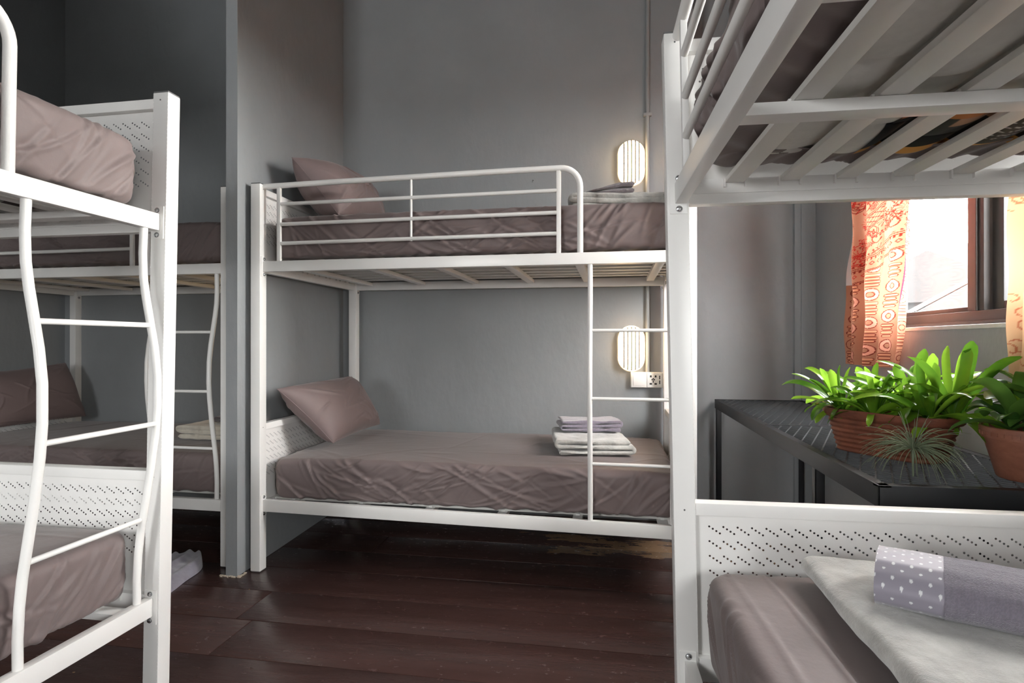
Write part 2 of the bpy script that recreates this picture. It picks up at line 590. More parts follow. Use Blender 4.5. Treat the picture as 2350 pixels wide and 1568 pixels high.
def window(name, X, y0, y1, z0, z1, mull, label):
    w = empty(name, (X, (y0 + y1) / 2, z0)); w['kind'] = 'structure'; w['label'] = label
    def rel(mb): return lambda x, yy, z: (x - X, yy - (y0 + y1) / 2, z - z0)
    f = MB()
    t = 0.055
    f.box(X + .055, X + .115, y0, y1, z0, z0 + t, .004)
    f.box(X + .055, X + .115, y0, y1, z1 - t, z1, .004)
    f.box(X + .055, X + .115, y0, y0 + t, z0 + t, z1 - t, .004)
    f.box(X + .055, X + .115, y1 - t, y1, z0 + t, z1 - t, .004)
    f.box(X + .045, X + .058, y0, y1, z0, z0 + .018, .002)
    link('window_frame', f.mesh('window_frame', M['brown'], True, rel(f)), w)
    # the fixed sash (far) in brown and the sliding sash (near) in near-black
    s = MB()
    s.box(X + .062, X + .098, mull, mull + .095, z0 + t, z1 - t, .004)
    s.box(X + .055, X + .064, mull + .030, mull + .042, z0 + t, z1 - t, .002)
    s.box(X + .066, X + .098, mull + .095, y1 - t, z0 + t, z0 + t + .018, .002)
    link('fixed_sash', s.mesh('fixed_sash', M['brown'], True, rel(s)), w)
    s = MB()
    s.box(X + .088, X + .125, mull - .062, mull - .002, z0 + .03, z1 - .03, .004)
    s.box(X + .088, X + .125, y0 + .02, mull - .062, z0 + .04, z0 + .085, .004)
    s.box(X + .088, X + .125, y0 + .02, y0 + .07, z0 + .04, z1 - .04, .004)
    link('sliding_sash', s.mesh('sliding_sash', M['darkframe'], True, rel(s)), w)
    for a, c, xx in ((mull + .08, y1 - t, X + .082), (y0 + .06, mull - .05, X + .106)):
        g = MB(); g.box(xx, xx + .004, a, c, z0 + t - .01, z1 - t + .01)
        link('pane', g.mesh('pane', M['glass'], False, rel(g)), w)
    s = MB()
    s.box(X - .004, X + .056, y0, y1, z0 - .012, z0 + .003, .002)
    link('window_sill', s.mesh('window_sill', M['sill'], True, rel(s)), w)
    return w


window('window_1', RIGHT_X, *W1, 2.292, 'brown framed sliding window behind the printed curtains')
window('fill_window_side', RIGHT_X, *W2, -1.28, 'unseen brown framed window added for fill light further along the right wall')  # unseen window, placed clear of the right bed to light the left beds
w3 = empty('fill_window_front', ((wx0 + wx1) / 2, FRONT_Y - .08, wz0)); w3['kind'] = 'structure'  # unseen window, placed and sized to fill the left bay with daylight
f = MB(); hw = (wx1 - wx0) / 2; hh = wz1 - wz0
f.box(-hw, hw, -.03, .03, 0, .06, .004); f.box(-hw, hw, -.03, .03, hh - .06, hh, .004)
for xx in (-hw, -.03, hw - .06): f.box(xx, xx + .06, -.03, .03, .06, hh - .06, .004)
link('window_frame', f.mesh('window_frame', M['brown']), w3)
for x0, x1 in ((-hw + .05, -.02), (.02, hw - .05)):
    g = MB(); g.box(x0, x1, -.002, .002, .05, hh - .05)
    link('pane', g.mesh('pane', M['glass'], False), w3)

# ------------------------------------------------------------------ bunk beds
BL, BW = 1.9867, 1.0428
PA, PB = 0.0478, 0.0504
ZP, ZUT, ZUB, ZLT, ZLB = 1.80, 1.4416, 1.3924, 0.3121, 0.2574
CROSS = (0.14, 0.487, 0.827, 1.167, 1.502, 1.862)


def perforated(v0, v1, zt, zb, flip, fn):
    """thin sheet with groups of four punched holes stepping down"""
    V = []; F = []
    def vert(vv, z):
        V.append((vv, z)); return len(V) - 1
    pitch = 0.0081; step = 0.0052; rowp = 0.0352; per = 0.0326
    cells = []
    vv = v0
    ztop = zt - 0.030
    nrow = 6
    ng = int((v1 - v0 - .05) / per)
    start = v0 + (v1 - v0 - ng * per) / 2
    def quad(a0, a1, z0, z1):
        if z1 - z0 < 1e-5 or a1 - a0 < 1e-5: return
        i = [vert(a0, z0), vert(a1, z0), vert(a1, z1), vert(a0, z1)]
        F.append(tuple(i))
    quad(v0, start, zb, zt)
    quad(start + ng * per, v1, zb, zt)
    r = 0.00255
    for g in range(ng):
        for k in range(4):
            a0 = start + g * per + k * pitch; a1 = a0 + pitch if k < 3 else start + (g + 1) * per
            c = a0 + pitch / 2
            ztop_prev = zt
            for q in range(nrow):
                kk = 3 - k if flip else k
                zc = ztop - q * rowp - kk * step
                z1 = zc + 0.0045; z0 = zc - 0.0045
                if z0 < zb + .004: break
                quad(a0, a1, z1, ztop_prev)
                hx = []
                for j in range(8):
                    an = math.pi / 8 + j * math.pi / 4
                    hx.append(vert(c + r * math.cos(an), zc + r * math.sin(an)))
                o = [vert(a0, z0), vert(a1, z0), vert(a1, z1), vert(a0, z1)]
                # hole verts 0..7 start at 22.5deg: right-top, top-right ...
                F += [(o[2], hx[1], hx[0]), (o[1], o[2], hx[0], hx[7]), (o[1], hx[7], hx[6]), (o[0], o[1], hx[6], hx[5]),
                      (o[0], hx[5], hx[4]), (o[3], o[0], hx[4], hx[3]), (o[3], hx[3], hx[2]), (o[2], o[3], hx[2], hx[1])]
                ztop_prev = z0
            quad(a0, a1, zb, ztop_prev)
    return V, F


def build_bed(label, loc, rz, lean=0.0, lift=0.0, cross=CROSS):
    bed = empty('bunk_bed', loc, rz)
    tag(bed, label, 'bunk bed', 'white metal bunk beds of the dormitory')
    def T(x, y, z):
        if z < 0.4 and lift and y < 0.2 and PA < x: pass
        return (x, y + lean * (1.5 - z), z)
    def part(name, mb, mat=M['white'], parent=bed, smooth=True):
        me = mb.mesh(name, mat, smooth, T)
        return link(name, me, parent)
    # posts
    for ux in (0, 1):
        for vy in (0, 1):
            x0 = 0 if ux == 0 else BL - PA; y0 = 0 if vy == 0 else BW - PB
            m = MB(); m.box(x0, x0 + PA, y0, y0 + PB, 0.004, ZP, 0.0028)
            # visible pin hole near the top on the inner face
            p = part('post', m)
            for zz in (1.778, .667):
                xi_ = PA + .0003 if ux == 0 else BL - PA - .0003
                h_ = MB(); h_.tube([(xi_ - .001, y0 + PB * .5, zz), (xi_, y0 + PB * .5, zz)], .0022, 10)
                part('pin_hole', h_, M['cap'], p)
            c = MB(); c.box(x0 + .001, x0 + PA - .001, y0 + .001, y0 + PB - .001, ZP, ZP + .004, .001)
            part('post_cap', c, M['cap'], p)
            c = MB(); c.box(x0 + .003, x0 + PA - .003, y0 + .003, y0 + PB - .003, 0, .004)
            part('foot_pad', c, M['cap'], p)
            # scalloped weld bead along both edges of the inner face
            xi = PA - .0015 if ux == 0 else BL - PA + .0015
            w = MB(); n = 150; r = .0021
            for yy in (y0 + .0015, y0 + PB - .0015):
                for k in range(n):
                    z = .01 + (ZP - .02) * (k + .5) / n; h = (ZP - .02) / n * .36
                    w.add([(xi - r, yy, z), (xi + r, yy, z), (xi, yy - r, z), (xi, yy + r, z), (xi, yy, z - h), (xi, yy, z + h)],
                          [(0, 2, 5), (2, 1, 5), (1, 3, 5), (3, 0, 5), (2, 0, 4), (1, 2, 4), (3, 1, 4), (0, 3, 4)])
            part('weld_seam', w, M['white'], p)['kind'] = 'stuff'
    # long rails, front and back, both decks
    for zb, zt, lo in ((ZUB, ZUT, 0), (ZLB, ZLT, 1)):
        for side in (0, 1):
            y0, y1 = (0.0176, 0.0446) if side == 0 else (BW - .0446, BW - .0176)
            m = MB(); m.box(PA + .001, BL - PA - .001, y0, y1, zb, zt, 0.003)
            if lo and lift:
                m.v = [(x, y, z + lift * (1 - x / BL)) for x, y, z in m.v]
            # inner ledge carrying the slats
            part('side_rail', m)
            for ux in (0, 1):
                dz = lift * (1 - ux) if lo else 0
                xa = PA if ux == 0 else BL - PA - .003
                ya, yb = (.006, .046) if side == 0 else (BW - .046, BW - .006)
                m = MB(); m.box(xa, xa + .003, ya, yb, zb - .024 + dz, zt + .022 + dz, .001)
                br = part('bracket', m)
                for zz in (zt + .0105, zb - .0125):
                    yc = (.027 if side == 0 else BW - .027)
                    d = 1 if ux == 0 else -1
                    xo = xa + (.003 if ux == 0 else 0)
                    bb = MB()
                    bb.tube([(xo, yc, zz + dz), (xo + d * .0015, yc, zz + dz)], .0078, 14)
                    bb.tube([(xo + d * .0015, yc, zz + dz), (xo + d * .004, yc, zz + dz), (xo + d * .0055, yc, zz + dz)], [.0062, .0058, .0032], 14)
                    bb.box(xo + d * .0045 - .0012, xo + d * .0045 + .0016, yc - .0008, yc + .0008, zz + dz - .003, zz + dz + .003)
                    part('bolt', bb, M['chrome'], br)
    # ends: beam, perforated panel, top tube
    for ux in (0, 1):
        xa, xb = (0.008, 0.038) if ux == 0 else (BL - .038, BL - .008)
        for zb, zt, ztop in ((ZUB, ZUT, 1.786), (ZLB, ZLT, 0.683)):
            m = MB(); m.box(xa, xb, PB, BW - PB, zb, zb + .058, .003)
            x2, x3 = (xb, xb + .004) if ux == 0 else (xa - .004, xa)
            m.box(x2, x3, PB, BW - PB, zb + .024, zb + .058, .001)        # inner plate carrying the slats
            part('end_beam', m)
            m = MB(); m.box(xa - .004, xb + .004, PB, BW - PB, ztop - .030, ztop, .003)
            part('panel_rail', m)
            Vp, Fp = perforated(PB, BW - PB, ztop - .030, zt, ux == 1, None)
            xm = (xa + xb) / 2
            m = MB(); m.v = [(xm, a, z) for a, z in Vp]; m.f = Fp
            part('perforated_panel', m, M['white'], bed, False)
    # decks: slats run lengthwise over the crossbars
    for zb in (ZUB, ZLB):
        z0 = zb + .0265
        for u in cross:
            m = MB(); m.box(u - .021, u + .021, .0476, BW - .0476, z0, z0 + .020, .002)
            part('crossbar', m, M['white'])
        for k in range(7):
            v = .134 + .1215 * k
            m = MB(); m.box(.043, BL - .043, v, v + .043, z0 + .0205, z0 + .0325, .003)
            part('slat', m, M['white2'])
        # slat clips where slats meet the crossbars
        m = MB()
        for u in cross:
            for k in range(7):
                v = .134 + .1215 * k
                for e in (v - .004, v + .043): m.box(u - .008, u + .008, e, e + .004, z0 + .016, z0 + .028)
        for k in range(7):
            v = .134 + .1215 * k
            for e in (v - .004, v + .043):
                for x0 in (.042, BL - .050): m.box(x0, x0 + .008, e, e + .004, z0 + .010, z0 + .030)
        o = part('slat_clips', m, M['white'], bed, False); o['kind'] = 'stuff'
    # guard rail
    yg = .0326
    pts = [(PA, yg, 1.792)] + [(x, yg, 1.793 + .009 * x) for x in (.4, .8, 1.2)]
    cx, cz, rr = 1.436, 1.722, .082
    for a in range(0, 91, 10):
        pts.append((cx + rr * math.sin(R(a)), yg, cz + rr * math.cos(R(a))))
    pts += [(1.518, yg, 1.60), (1.518, yg, ZUT)]
    m = MB(); m.tube(pts, .0128, 14)
    g = part('guard_rail', m)
    for x, w, z1 in ((.125, .0095, 1.785), (1.427, .0095, 1.793)):
        m = MB(); m.box(x - w, x + w, yg - .0075, yg + .0075, ZUT, z1, .003); part('guard_post', m, M['white'], g)
    m = MB(); m.tube([(.769, yg, 1.515), (.769, yg, 1.79)], .0055, 10); part('guard_post', m, M['white'], g)
    for z in (1.707, 1.613, 1.524):
        m = MB(); m.tube([(.132, yg, z), (1.42, yg, z + .003)], .0088, 12); part('guard_bar', m, M['white'], g)
    # wavy ladder
    prof = [(1.395, 0), (1.32, -.002), (1.25, .002), (1.19, .012), (1.13, .025), (1.05, .042), (.97, .053), (.88, .055), (.80, .050), (.70, .037), (.60, .021), (.52, .008), (.45, .001), (.38, -.002), (ZLT, 0)]
    lad = MB()
    for x in (1.560, 1.895):
        p2 = []
        for (za, oa), (zb_, ob) in zip(prof[:-1], prof[1:]):
            for k in range(3):
                t = k / 3; p2.append((x, .033 - (oa + (ob - oa) * t), za + (zb_ - za) * t))
        p2.append((x, .033, ZLT + lift * .2))
        m = MB(); m.tube(p2, .0108, 14)
        pole = part('ladder_pole', m)
    for z, o in ((1.113, .029), (.832, .0525), (.556, .013)):
        m = MB(); m.tube([(1.560, .033 - o, z), (1.895, .033 - o, z)], .0072, 12)
        part('rung', m)
    return bed


bedC = build_bed('white metal bunk bed in the middle bay, below the two lit wall lamps', (-1.6296, 2.4120, 0), -0.01355, lift=.020)
bedB = build_bed('white metal bunk bed in the far left bay, behind the nearest left bed', (-3.743, 2.462, 0), -0.012)
# bed A lies along the left with its ladder end far away; bed D along the right, its ladder end behind the camera
AR, AX, AY = -0.00596, -1.2757, 1.5346
aL = Vector((-math.sin(AR), math.cos(AR), 0))
pA = Vector((AX, AY, 0)) - aL * BL
bedA = build_bed('white metal bunk bed nearest on the left, its curved ladder in front', pA, math.pi / 2 + AR, lean=.02)
bedD = build_bed('white metal bunk bed nearest on the right, its slatted underside overhead', (0.1380, 1.4476, 0), -math.pi / 2 + .02503, lean=.02, cross=CROSS[1:])

# ------------------------------------------------------------------ mattresses
def box_faces(x0, x1, y0, y1, z0, z1, st, r, top_only=False):
    """dense rounded box as face grids; returns V, Q, N (outward), face id, face uv"""
    cx, cy, cz = (x0 + x1) / 2, (y0 + y1) / 2, (z0 + z1) / 2
    hx, hy, hz = (x1 - x0) / 2, (y1 - y0) / 2, (z1 - z0) / 2
    Vs, Qs, Fi = [], [], []
    off = 0
    def lin(h, s):
        n = max(2, int(round(2 * h / s)) + 1)
        t = np.linspace(-h, h, n)
        return t
    X, Y, Z = lin(hx, st), lin(hy, st), lin(hz, st * .8)
    specs = [('T', X, Y), ('B', X, Y), ('F', X, Z), ('K', X, Z), ('L', Y, Z), ('R', Y, Z)]
    for fid, (nm, A, B) in enumerate(specs):
        a, bb = np.meshgrid(A, B, indexing='ij'); a = a.ravel(); bb = bb.ravel()
        if nm == 'T': P = np.stack([a, bb, np.full_like(a, hz)], 1); fl = True
        if nm == 'B': P = np.stack([a, bb, np.full_like(a, -hz)], 1); fl = False
        if nm == 'F': P = np.stack([a, np.full_like(a, -hy), bb], 1); fl = True
        if nm == 'K': P = np.stack([a, np.full_like(a, hy), bb], 1); fl = False
        if nm == 'L': P = np.stack([np.full_like(a, -hx), a, bb], 1); fl = False
        if nm == 'R': P = np.stack([np.full_like(a, hx), a, bb], 1); fl = True
        Vs.append(P); q = grid_quads(len(A), len(B), off, flip=not fl)
        Qs.append(q); Fi.append(np.full(len(q), fid)); off += len(P)
    V = np.concatenate(Vs); Q = np.concatenate(Qs); Fi = np.concatenate(Fi)
    V, Q, _ = weld(V, Q, 1e-5)
    inner = np.clip(V, [-hx + r, -hy + r, -hz + r], [hx - r, hy - r, hz - r])
    d = V - inner
    nrm = np.linalg.norm(d, axis=1)[:, None]
    Nn = d / np.maximum(nrm, 1e-9)
    P = inner + Nn * r
    return P + np.array([cx, cy, cz]), Q, Nn, Fi


def fold_disp(P, Nn, rs, hx, hy, z0, z1, nside, ntop, amp):
    """sharp little creases and soft waves, by face"""
    out = np.zeros(len(P))
    up = np.clip(Nn[:, 2], 0, 1); side = np.clip(1 - np.abs(Nn[:, 2]), 0, 1)
    h = z1 - z0
    # side faces: coordinates run along the perimeter
    for (axis, sgn) in ((1, -1), (1, 1), (0, -1), (0, 1)):
        w = np.clip(Nn[:, axis] * sgn, 0, 1)
        m = w > .02
        if not m.any(): continue
        s = P[m, 1 - axis]; z = P[m, 2]
        lo, hi = s.min(), s.max(); ln = hi - lo
        acc = np.zeros(m.sum())
        for k in range(int(nside * 1.5 * ln) + 2):
            cs = rs.uniform(lo - .05, hi + .05); czz = rs.uniform(z0, z1)
            # creases pull away diagonally towards the mattress corners
            edge = min(cs - lo, hi - cs)
            ang = rs.choice([-1, 1]) * rs.uniform(.15, .75) if edge > .35 else (1 if cs - lo < .5 else -1) * rs.uniform(-1.35, -.6)
            le = rs.uniform(.05, .22) if edge > .35 else rs.uniform(.08, .2)
            ca, sa = math.cos(ang), math.sin(ang)
            t = (s - cs) * ca + (z - czz) * sa
            bow = rs.uniform(-1.2, 1.2)
            n_ = -(s - cs) * sa + (z - czz) * ca + bow * t * t
            wd = rs.uniform(.003, .009)
            prof = np.exp(-(n_ / wd) ** 2) - .6 * np.exp(-((n_ - 2.2 * wd) / (1.6 * wd)) ** 2)
            acc += rs.uniform(.35, 1.0) * prof * np.exp(-(np.abs(t) / le) ** 3)
        out[m] += amp * acc * w[m] ** .5
    # slack hanging waves on the sides
    out += side * amp * .9 * snoise(P * np.array([1, 1, .5]), rs, 16, 3)
    # top: long faint creases
    m = up > .5
    x, y = P[m, 0], P[m, 1]
    acc = np.zeros(m.sum())
    for k in range(ntop):
        cx, cy = rs.uniform(-hx, hx) + P[:, 0].mean(), rs.uniform(-hy, hy) + P[:, 1].mean()
        ang = rs.normal(0, .35) + (math.pi / 2 if rs.random() < .3 else 0)
        ca, sa = math.cos(ang), math.sin(ang)
        t = (x - cx) * ca + (y - cy) * sa
        n_ = -(x - cx) * sa + (y - cy) * ca + rs.uniform(-.3, .3) * t * t
        wd = rs.uniform(.006, .02); le = rs.uniform(.1, .5)
        acc += rs.uniform(.2, .9) * np.exp(-(n_ / wd) ** 2) * np.exp(-(np.abs(t) / le) ** 3)
    out[m] += acc * amp * .38
    out += up * .0035 * snoise(P, rs, 6, 2)
    return out


def sheet_mesh(seed, amp=.0070, nside=30, ntop=26, st=.0066, crumple=0.0, seams=(), top=.203, droop=1.0):
    rs = np.random.RandomState(seed)
    x0, x1, y0, y1, z0, z1 = .070, BL - .070, .060, BW - .060, 0.0, top
    P, Q, Nn, Fi = box_faces(x0, x1, y0, y1, z0, z1, st, .026)
    # drop the middle of the underside: there the sheet ends and the ticking shows
    c = P[Q].mean(1)
    edge = np.minimum(np.minimum(c[:, 0] - x0, x1 - c[:, 0]), np.minimum(c[:, 1] - y0, y1 - c[:, 1]))
    wob = .125 + .02 * np.sin(c[:, 0] * 19 + seed) * np.cos(c[:, 1] * 23)
    Q = Q[~((Fi == 1) & (edge > wob))]
    d = fold_disp(P, Nn, rs, (x1 - x0) / 2, (y1 - y0) / 2, z0, z1, nside, ntop, amp)
    if crumple:
        side = np.clip(1 - np.abs(Nn[:, 2]), 0, 1)
        n1 = snoise(P, rs, 26, 3)
        d += side * crumple * (np.abs(n1) ** .7 * np.sign(n1) - .45)
    for (yy, wd, a) in seams:      # a long pressed crease along the top
        m = Nn[:, 2] > .6
        d[m] += a * np.exp(-((P[m, 1] - yy - .02 * np.sin(P[m, 0] * 3)) / wd) ** 2)
    # underside hem puckers
    und = np.clip(-Nn[:, 2], 0, 1)
    near_x = np.minimum(P[:, 0] - x0, x1 - P[:, 0]) < .11
    wave = np.where(near_x, np.sin(P[:, 1] * 95 + 2 * np.sin(P[:, 0] * 20)), np.sin(P[:, 0] * 70 + P[:, 1] * 60 + 2 * np.sin(P[:, 0] * 9)))
    d += und * (.003 * wave - .005)
    # belly of the sides, slightly narrower at the bottom
    t = (P[:, 2] - z0) / (z1 - z0)
    side = np.clip(1 - np.abs(Nn[:, 2]), 0, 1)
    d += side * (.006 * np.sin(np.clip(t, 0, 1) * math.pi) - .012 * (1 - np.clip(t, 0, 1)) ** 2)
    # calmer folds round the vertical corners, and nothing reaching the guard rail
    exy = np.maximum(np.minimum(P[:, 0] - x0, x1 - P[:, 0]), np.minimum(P[:, 1] - y0, y1 - P[:, 1]))
    fade = 1 - .75 * np.exp(-np.clip(exy, 0, 1) / .05) * np.clip(1 - np.abs(Nn[:, 2]), 0, 1)
    d = np.minimum(d * fade, .010 + .02 * np.clip(Nn[:, 2], 0, 1))
    P = P + Nn * d[:, None]
    # vertical corners rounded in plan
    rc = .055
    qx = np.minimum(P[:, 0] - x0, x1 - P[:, 0]); qy = np.minimum(P[:, 1] - y0, y1 - P[:, 1])
    mk = (qx < rc) & (qy < rc)
    dx, dy = np.where(mk, rc - qx, 0), np.where(mk, rc - qy, 0)
    mx_ = np.maximum(dx, dy); rr_ = np.hypot(dx, dy)
    f_ = np.where(rr_ > 1e-6, mx_ / np.maximum(rr_, 1e-6), 1)
    nqx, nqy = rc - dx * f_, rc - dy * f_
    P[:, 0] += np.where(mk, (nqx - qx) * np.where(P[:, 0] < (x0 + x1) / 2, 1, -1), 0)
    P[:, 1] += np.where(mk, (nqy - qy) * np.where(P[:, 1] < (y0 + y1) / 2, 1, -1), 0)
    # corners are softer and lower
    ex = np.minimum(P[:, 0] - x0, x1 - P[:, 0]); ey = np.minimum(P[:, 1] - y0, y1 - P[:, 1])
    P[:, 2] -= droop * np.clip(P[:, 2] / z1, 0, 1) ** 2 * (.016 * np.exp(-np.clip(ex, 0, 1) / .05) + .009 * np.exp(-np.clip(ey, 0, 1) / .05))
    return np_mesh('fitted_sheet', P, Q, M['sheet'])


def quilt(X, Y):
    """quilted puffs that belly down between the slats"""
    v = (Y - .1555) / .1215; u = X / .19 + .37 * np.floor(v)
    return .013 - .019 * np.abs(np.sin(np.pi * v)) ** .8 * np.abs(np.sin(np.pi * u)) ** .35


def ticking_mesh():
    x = np.linspace(.14, BL - .14, 260); y = np.linspace(.13, BW - .13, 120)
    X, Y = np.meshgrid(x, y, indexing='ij')
    e = np.minimum(np.minimum(X, BL - X), np.minimum(Y, BW - Y))
    w = np.clip((e - .150) / .03, 0, 1)
    V = np.stack([X.ravel(), Y.ravel(), (quilt(X, Y) * w + .010 * (1 - w)).ravel()], 1)
    return np_mesh('ticking', V, grid_quads(260, 120, flip=True), M['ticking'])


SHEETS = [sheet_mesh(3), sheet_mesh(11, amp=.0075), sheet_mesh(23, amp=.0075)]
SHEET_D_UP = sheet_mesh(31, amp=.007, nside=34, crumple=.014)
SHEET_D_LOW = sheet_mesh(47, amp=.0042, nside=9, seams=((.178, .0045, .0045), (.190, .010, -.0028), (.100, .006, .0022)), top=.221, droop=.3)
TICK = ticking_mesh()


def mattress(bed, deck, me, label):
    z = (ZUB if deck else ZLB) + .0265 + .0325 + .008
    m = empty('mattress')
    mw = Matrix.Translation(bed.location) @ Matrix.Rotation(bed.rotation_euler.z, 4, 'Z')
    lean = {bedA: .02, bedD: .02}.get(bed, 0)
    p = mw @ Vector((0, lean * (1.5 - z), z))
    m.location = p; m.rotation_euler = (0, 0, bed.rotation_euler.z)
    tag(m, label, 'mattress', 'mattresses in taupe fitted sheets')
    link('fitted_sheet', me, m)
    link('ticking', TICK, m)
    return m, p.z


mattress(bedC, 1, SHEETS[0], 'taupe-sheeted mattress behind the guard rail of the middle bay bunk, upper deck')
mattress(bedC, 0, SHEETS[1], 'taupe-sheeted mattress on the lower deck of the middle bay bunk')
mattress(bedB, 1, SHEETS[2], 'taupe-sheeted mattress on the upper deck of the far left bunk')
mattress(bedB, 0, SHEETS[0], 'taupe-sheeted mattress on the lower deck of the far left bunk')
mattress(bedA, 1, SHEETS[1], 'taupe-sheeted mattress on the upper deck of the nearest left bunk')
mattress(bedA, 0, SHEETS[2], 'taupe-sheeted mattress on the lower deck of the nearest left bunk')
mD, zD = mattress(bedD, 1, SHEET_D_UP, 'mattress in a crumpled taupe sheet above the nearest right slats, white underside showing')
mattress(bedD, 0, SHEET_D_LOW, 'taupe-sheeted mattress at lower right, under the pale grey folded blanket')

# printed label sewn under the mattress overhead
nx, ny = 150, 110
xx, yy = np.meshgrid(np.linspace(0, .30, nx), np.linspace(0, .46, ny), indexing='ij')
col = np.full((nx, ny, 3), (.50, .50, .48))
col[(xx > .03) & (xx < .22)] = (.020, .022, .022)
col[(xx > .0) & (xx < .035)] = (.62, .30, .07)
col[(xx > .16) & (xx < .25) & (yy > .10) & (yy < .19)] = (.42, .24, .15)
col[(xx > .20) & (xx < .25) & (yy < .16)] = (.50, .18, .05)
rs = np.random.RandomState(5)
for line in range(5):
    x0 = .075 + line * .020; yc = .20
    while yc < .44:
        w = rs.uniform(.006, .02)
        col[(np.abs(xx - x0 - .002 * np.sin(yy * 400)) < .0022) & (yy > yc) & (yy < yc + w)] = (.45, .46, .45)
        yc += w + rs.uniform(.004, .010)
xx = xx * .92 - .10
zz = quilt(xx + .27, yy + .36) - .0022
V = np.stack([xx.ravel() + .27, yy.ravel() + .36, zz.ravel()], 1)
link('care_label', np_mesh('care_label', V, grid_quads(nx, ny, flip=True), M['label_print'], cols=col.reshape(-1, 3)), mD)['label'] = 'printed black and orange label'

# ------------------------------------------------------------------ pillows
def pillow(P00, P10, P11, P01, thick, label, seed, wr=.0085, nu=130, nv=96):
    """corners: bottom front, bottom back, top back, top front"""
    P = [Vector(p) for p in (P00, P10, P11, P01)]
    ctr = sum(P, Vector()) / 4
    rs = np.random.RandomState(seed)
    t = np.linspace(-1, 1, nu); s = np.linspace(-1, 1, nv)
    t = np.sign(t) * (1 - (1 - np.abs(t)) ** 1.25); s = np.sign(s) * (1 - (1 - np.abs(s)) ** 1.25)
    U, W = np.meshgrid(t, s, indexing='ij')
    # pulled-in edges leave pointed corners
    pu = U * (1 - .045 * (1 - W ** 2)); pw = W * (1 - .055 * (1 - U ** 2))
    a = (pu + 1) / 2; c = (pw + 1) / 2
    arr = [np.array(p - ctr) for p in P]
    base = ((1 - a) * (1 - c))[..., None] * arr[0] + (a * (1 - c))[..., None] * arr[1] + (a * c)[..., None] * arr[2] + ((1 - a) * c)[..., None] * arr[3]
    n = np.cross(arr[1] - arr[0], arr[3] - arr[0]); n /= np.linalg.norm(n)
    h = thick / 2 * (np.clip(1 - np.abs(U) ** 2.8, 0, 1) ** .48) * (np.clip(1 - np.abs(W) ** 2.6, 0, 1) ** .50)
    flat = np.stack([U.ravel(), W.ravel(), np.zeros(U.size)], 1)
    Vs, Qs = [], []
    for sgn in (1, -1):
        w = np.zeros(U.size)
        for k in range(26):
            cu, cw = rs.uniform(-1, 1), rs.uniform(-1, 1)
            # creases fan towards the nearest corner
            tu, tw = math.copysign(1, cu), math.copysign(1, cw)
            ang = math.atan2(tw - cw, tu - cu) + rs.normal(0, .3)
            ca, sa = math.cos(ang), math.sin(ang)
            tt = (flat[:, 0] - cu) * ca + (flat[:, 1] - cw) * sa; nn = -(flat[:, 0] - cu) * sa + (flat[:, 1] - cw) * ca + rs.uniform(-.6, .6) * tt ** 2
            wd = rs.uniform(.014, .04); le = rs.uniform(.12, .4)
            w += rs.uniform(.3, 1) * np.exp(-(nn / wd) ** 2) * np.exp(-(np.abs(tt) / le) ** 3)
        w += .9 * snoise(flat * 1.0, rs, 3, 2)
        hh = h + (w * wr).reshape(h.shape) * np.clip(h / (thick * .12), 0, 1)
        V = base + sgn * hh[..., None] * n
        Vs.append(V.reshape(-1, 3)); Qs.append(grid_quads(nu, nv, 0 if sgn > 0 else U.size, flip=sgn > 0))
    V = np.concatenate(Vs); Q = np.concatenate(Qs)
    V, Q, _ = weld(V, Q, 1e-5)
    root = empty('pillow', ctr)
    tag(root, label, 'pillow', 'taupe pillows on the bunks')
    link('pillow_case', np_mesh('pillow_case', V, Q, M['pillow']), root)
    # piped seam round the edge
    k = list(range(0, nu, 6))
    ring = [base[i, 0] for i in k] + [base[-1, j] for j in range(0, nv, 6)] + [base[i, -1] for i in reversed(k)] + [base[0, j] for j in reversed(range(0, nv, 6))]
    m = MB(); m.tube([tuple(p) for p in ring], .0022, 6, cap=True)
    link('seam', m.mesh('seam', M['pillow']), root)
    return root


zm_lo = ZLB + .067 + .203; zm_up = ZUB + .067 + .203
pillow((-1.345, 2.66, zm_lo + .035), (-1.365, 3.30, zm_lo + .04), (-1.495, 3.19, .86), (-1.55, 2.50, .842), .20,
       'taupe pillow leaning against the perforated end panel of the middle lower bunk', 3)
pillow((-1.30, 2.62, zm_up + .03), (-1.30, 3.24, zm_up + .035), (-1.47, 3.22, 2.02), (-1.515, 2.57, 1.965), .27,
       'pinkish taupe pillow standing against the partition on the middle upper bunk', 8)
pillow((-3.52, 2.74, zm_lo + .035), (-3.50, 3.36, zm_lo + .035), (-3.64, 3.34, .925), (-3.70, 2.70, .87), .17,
       'dark taupe pillow at the left end of the far left lower bunk', 15)


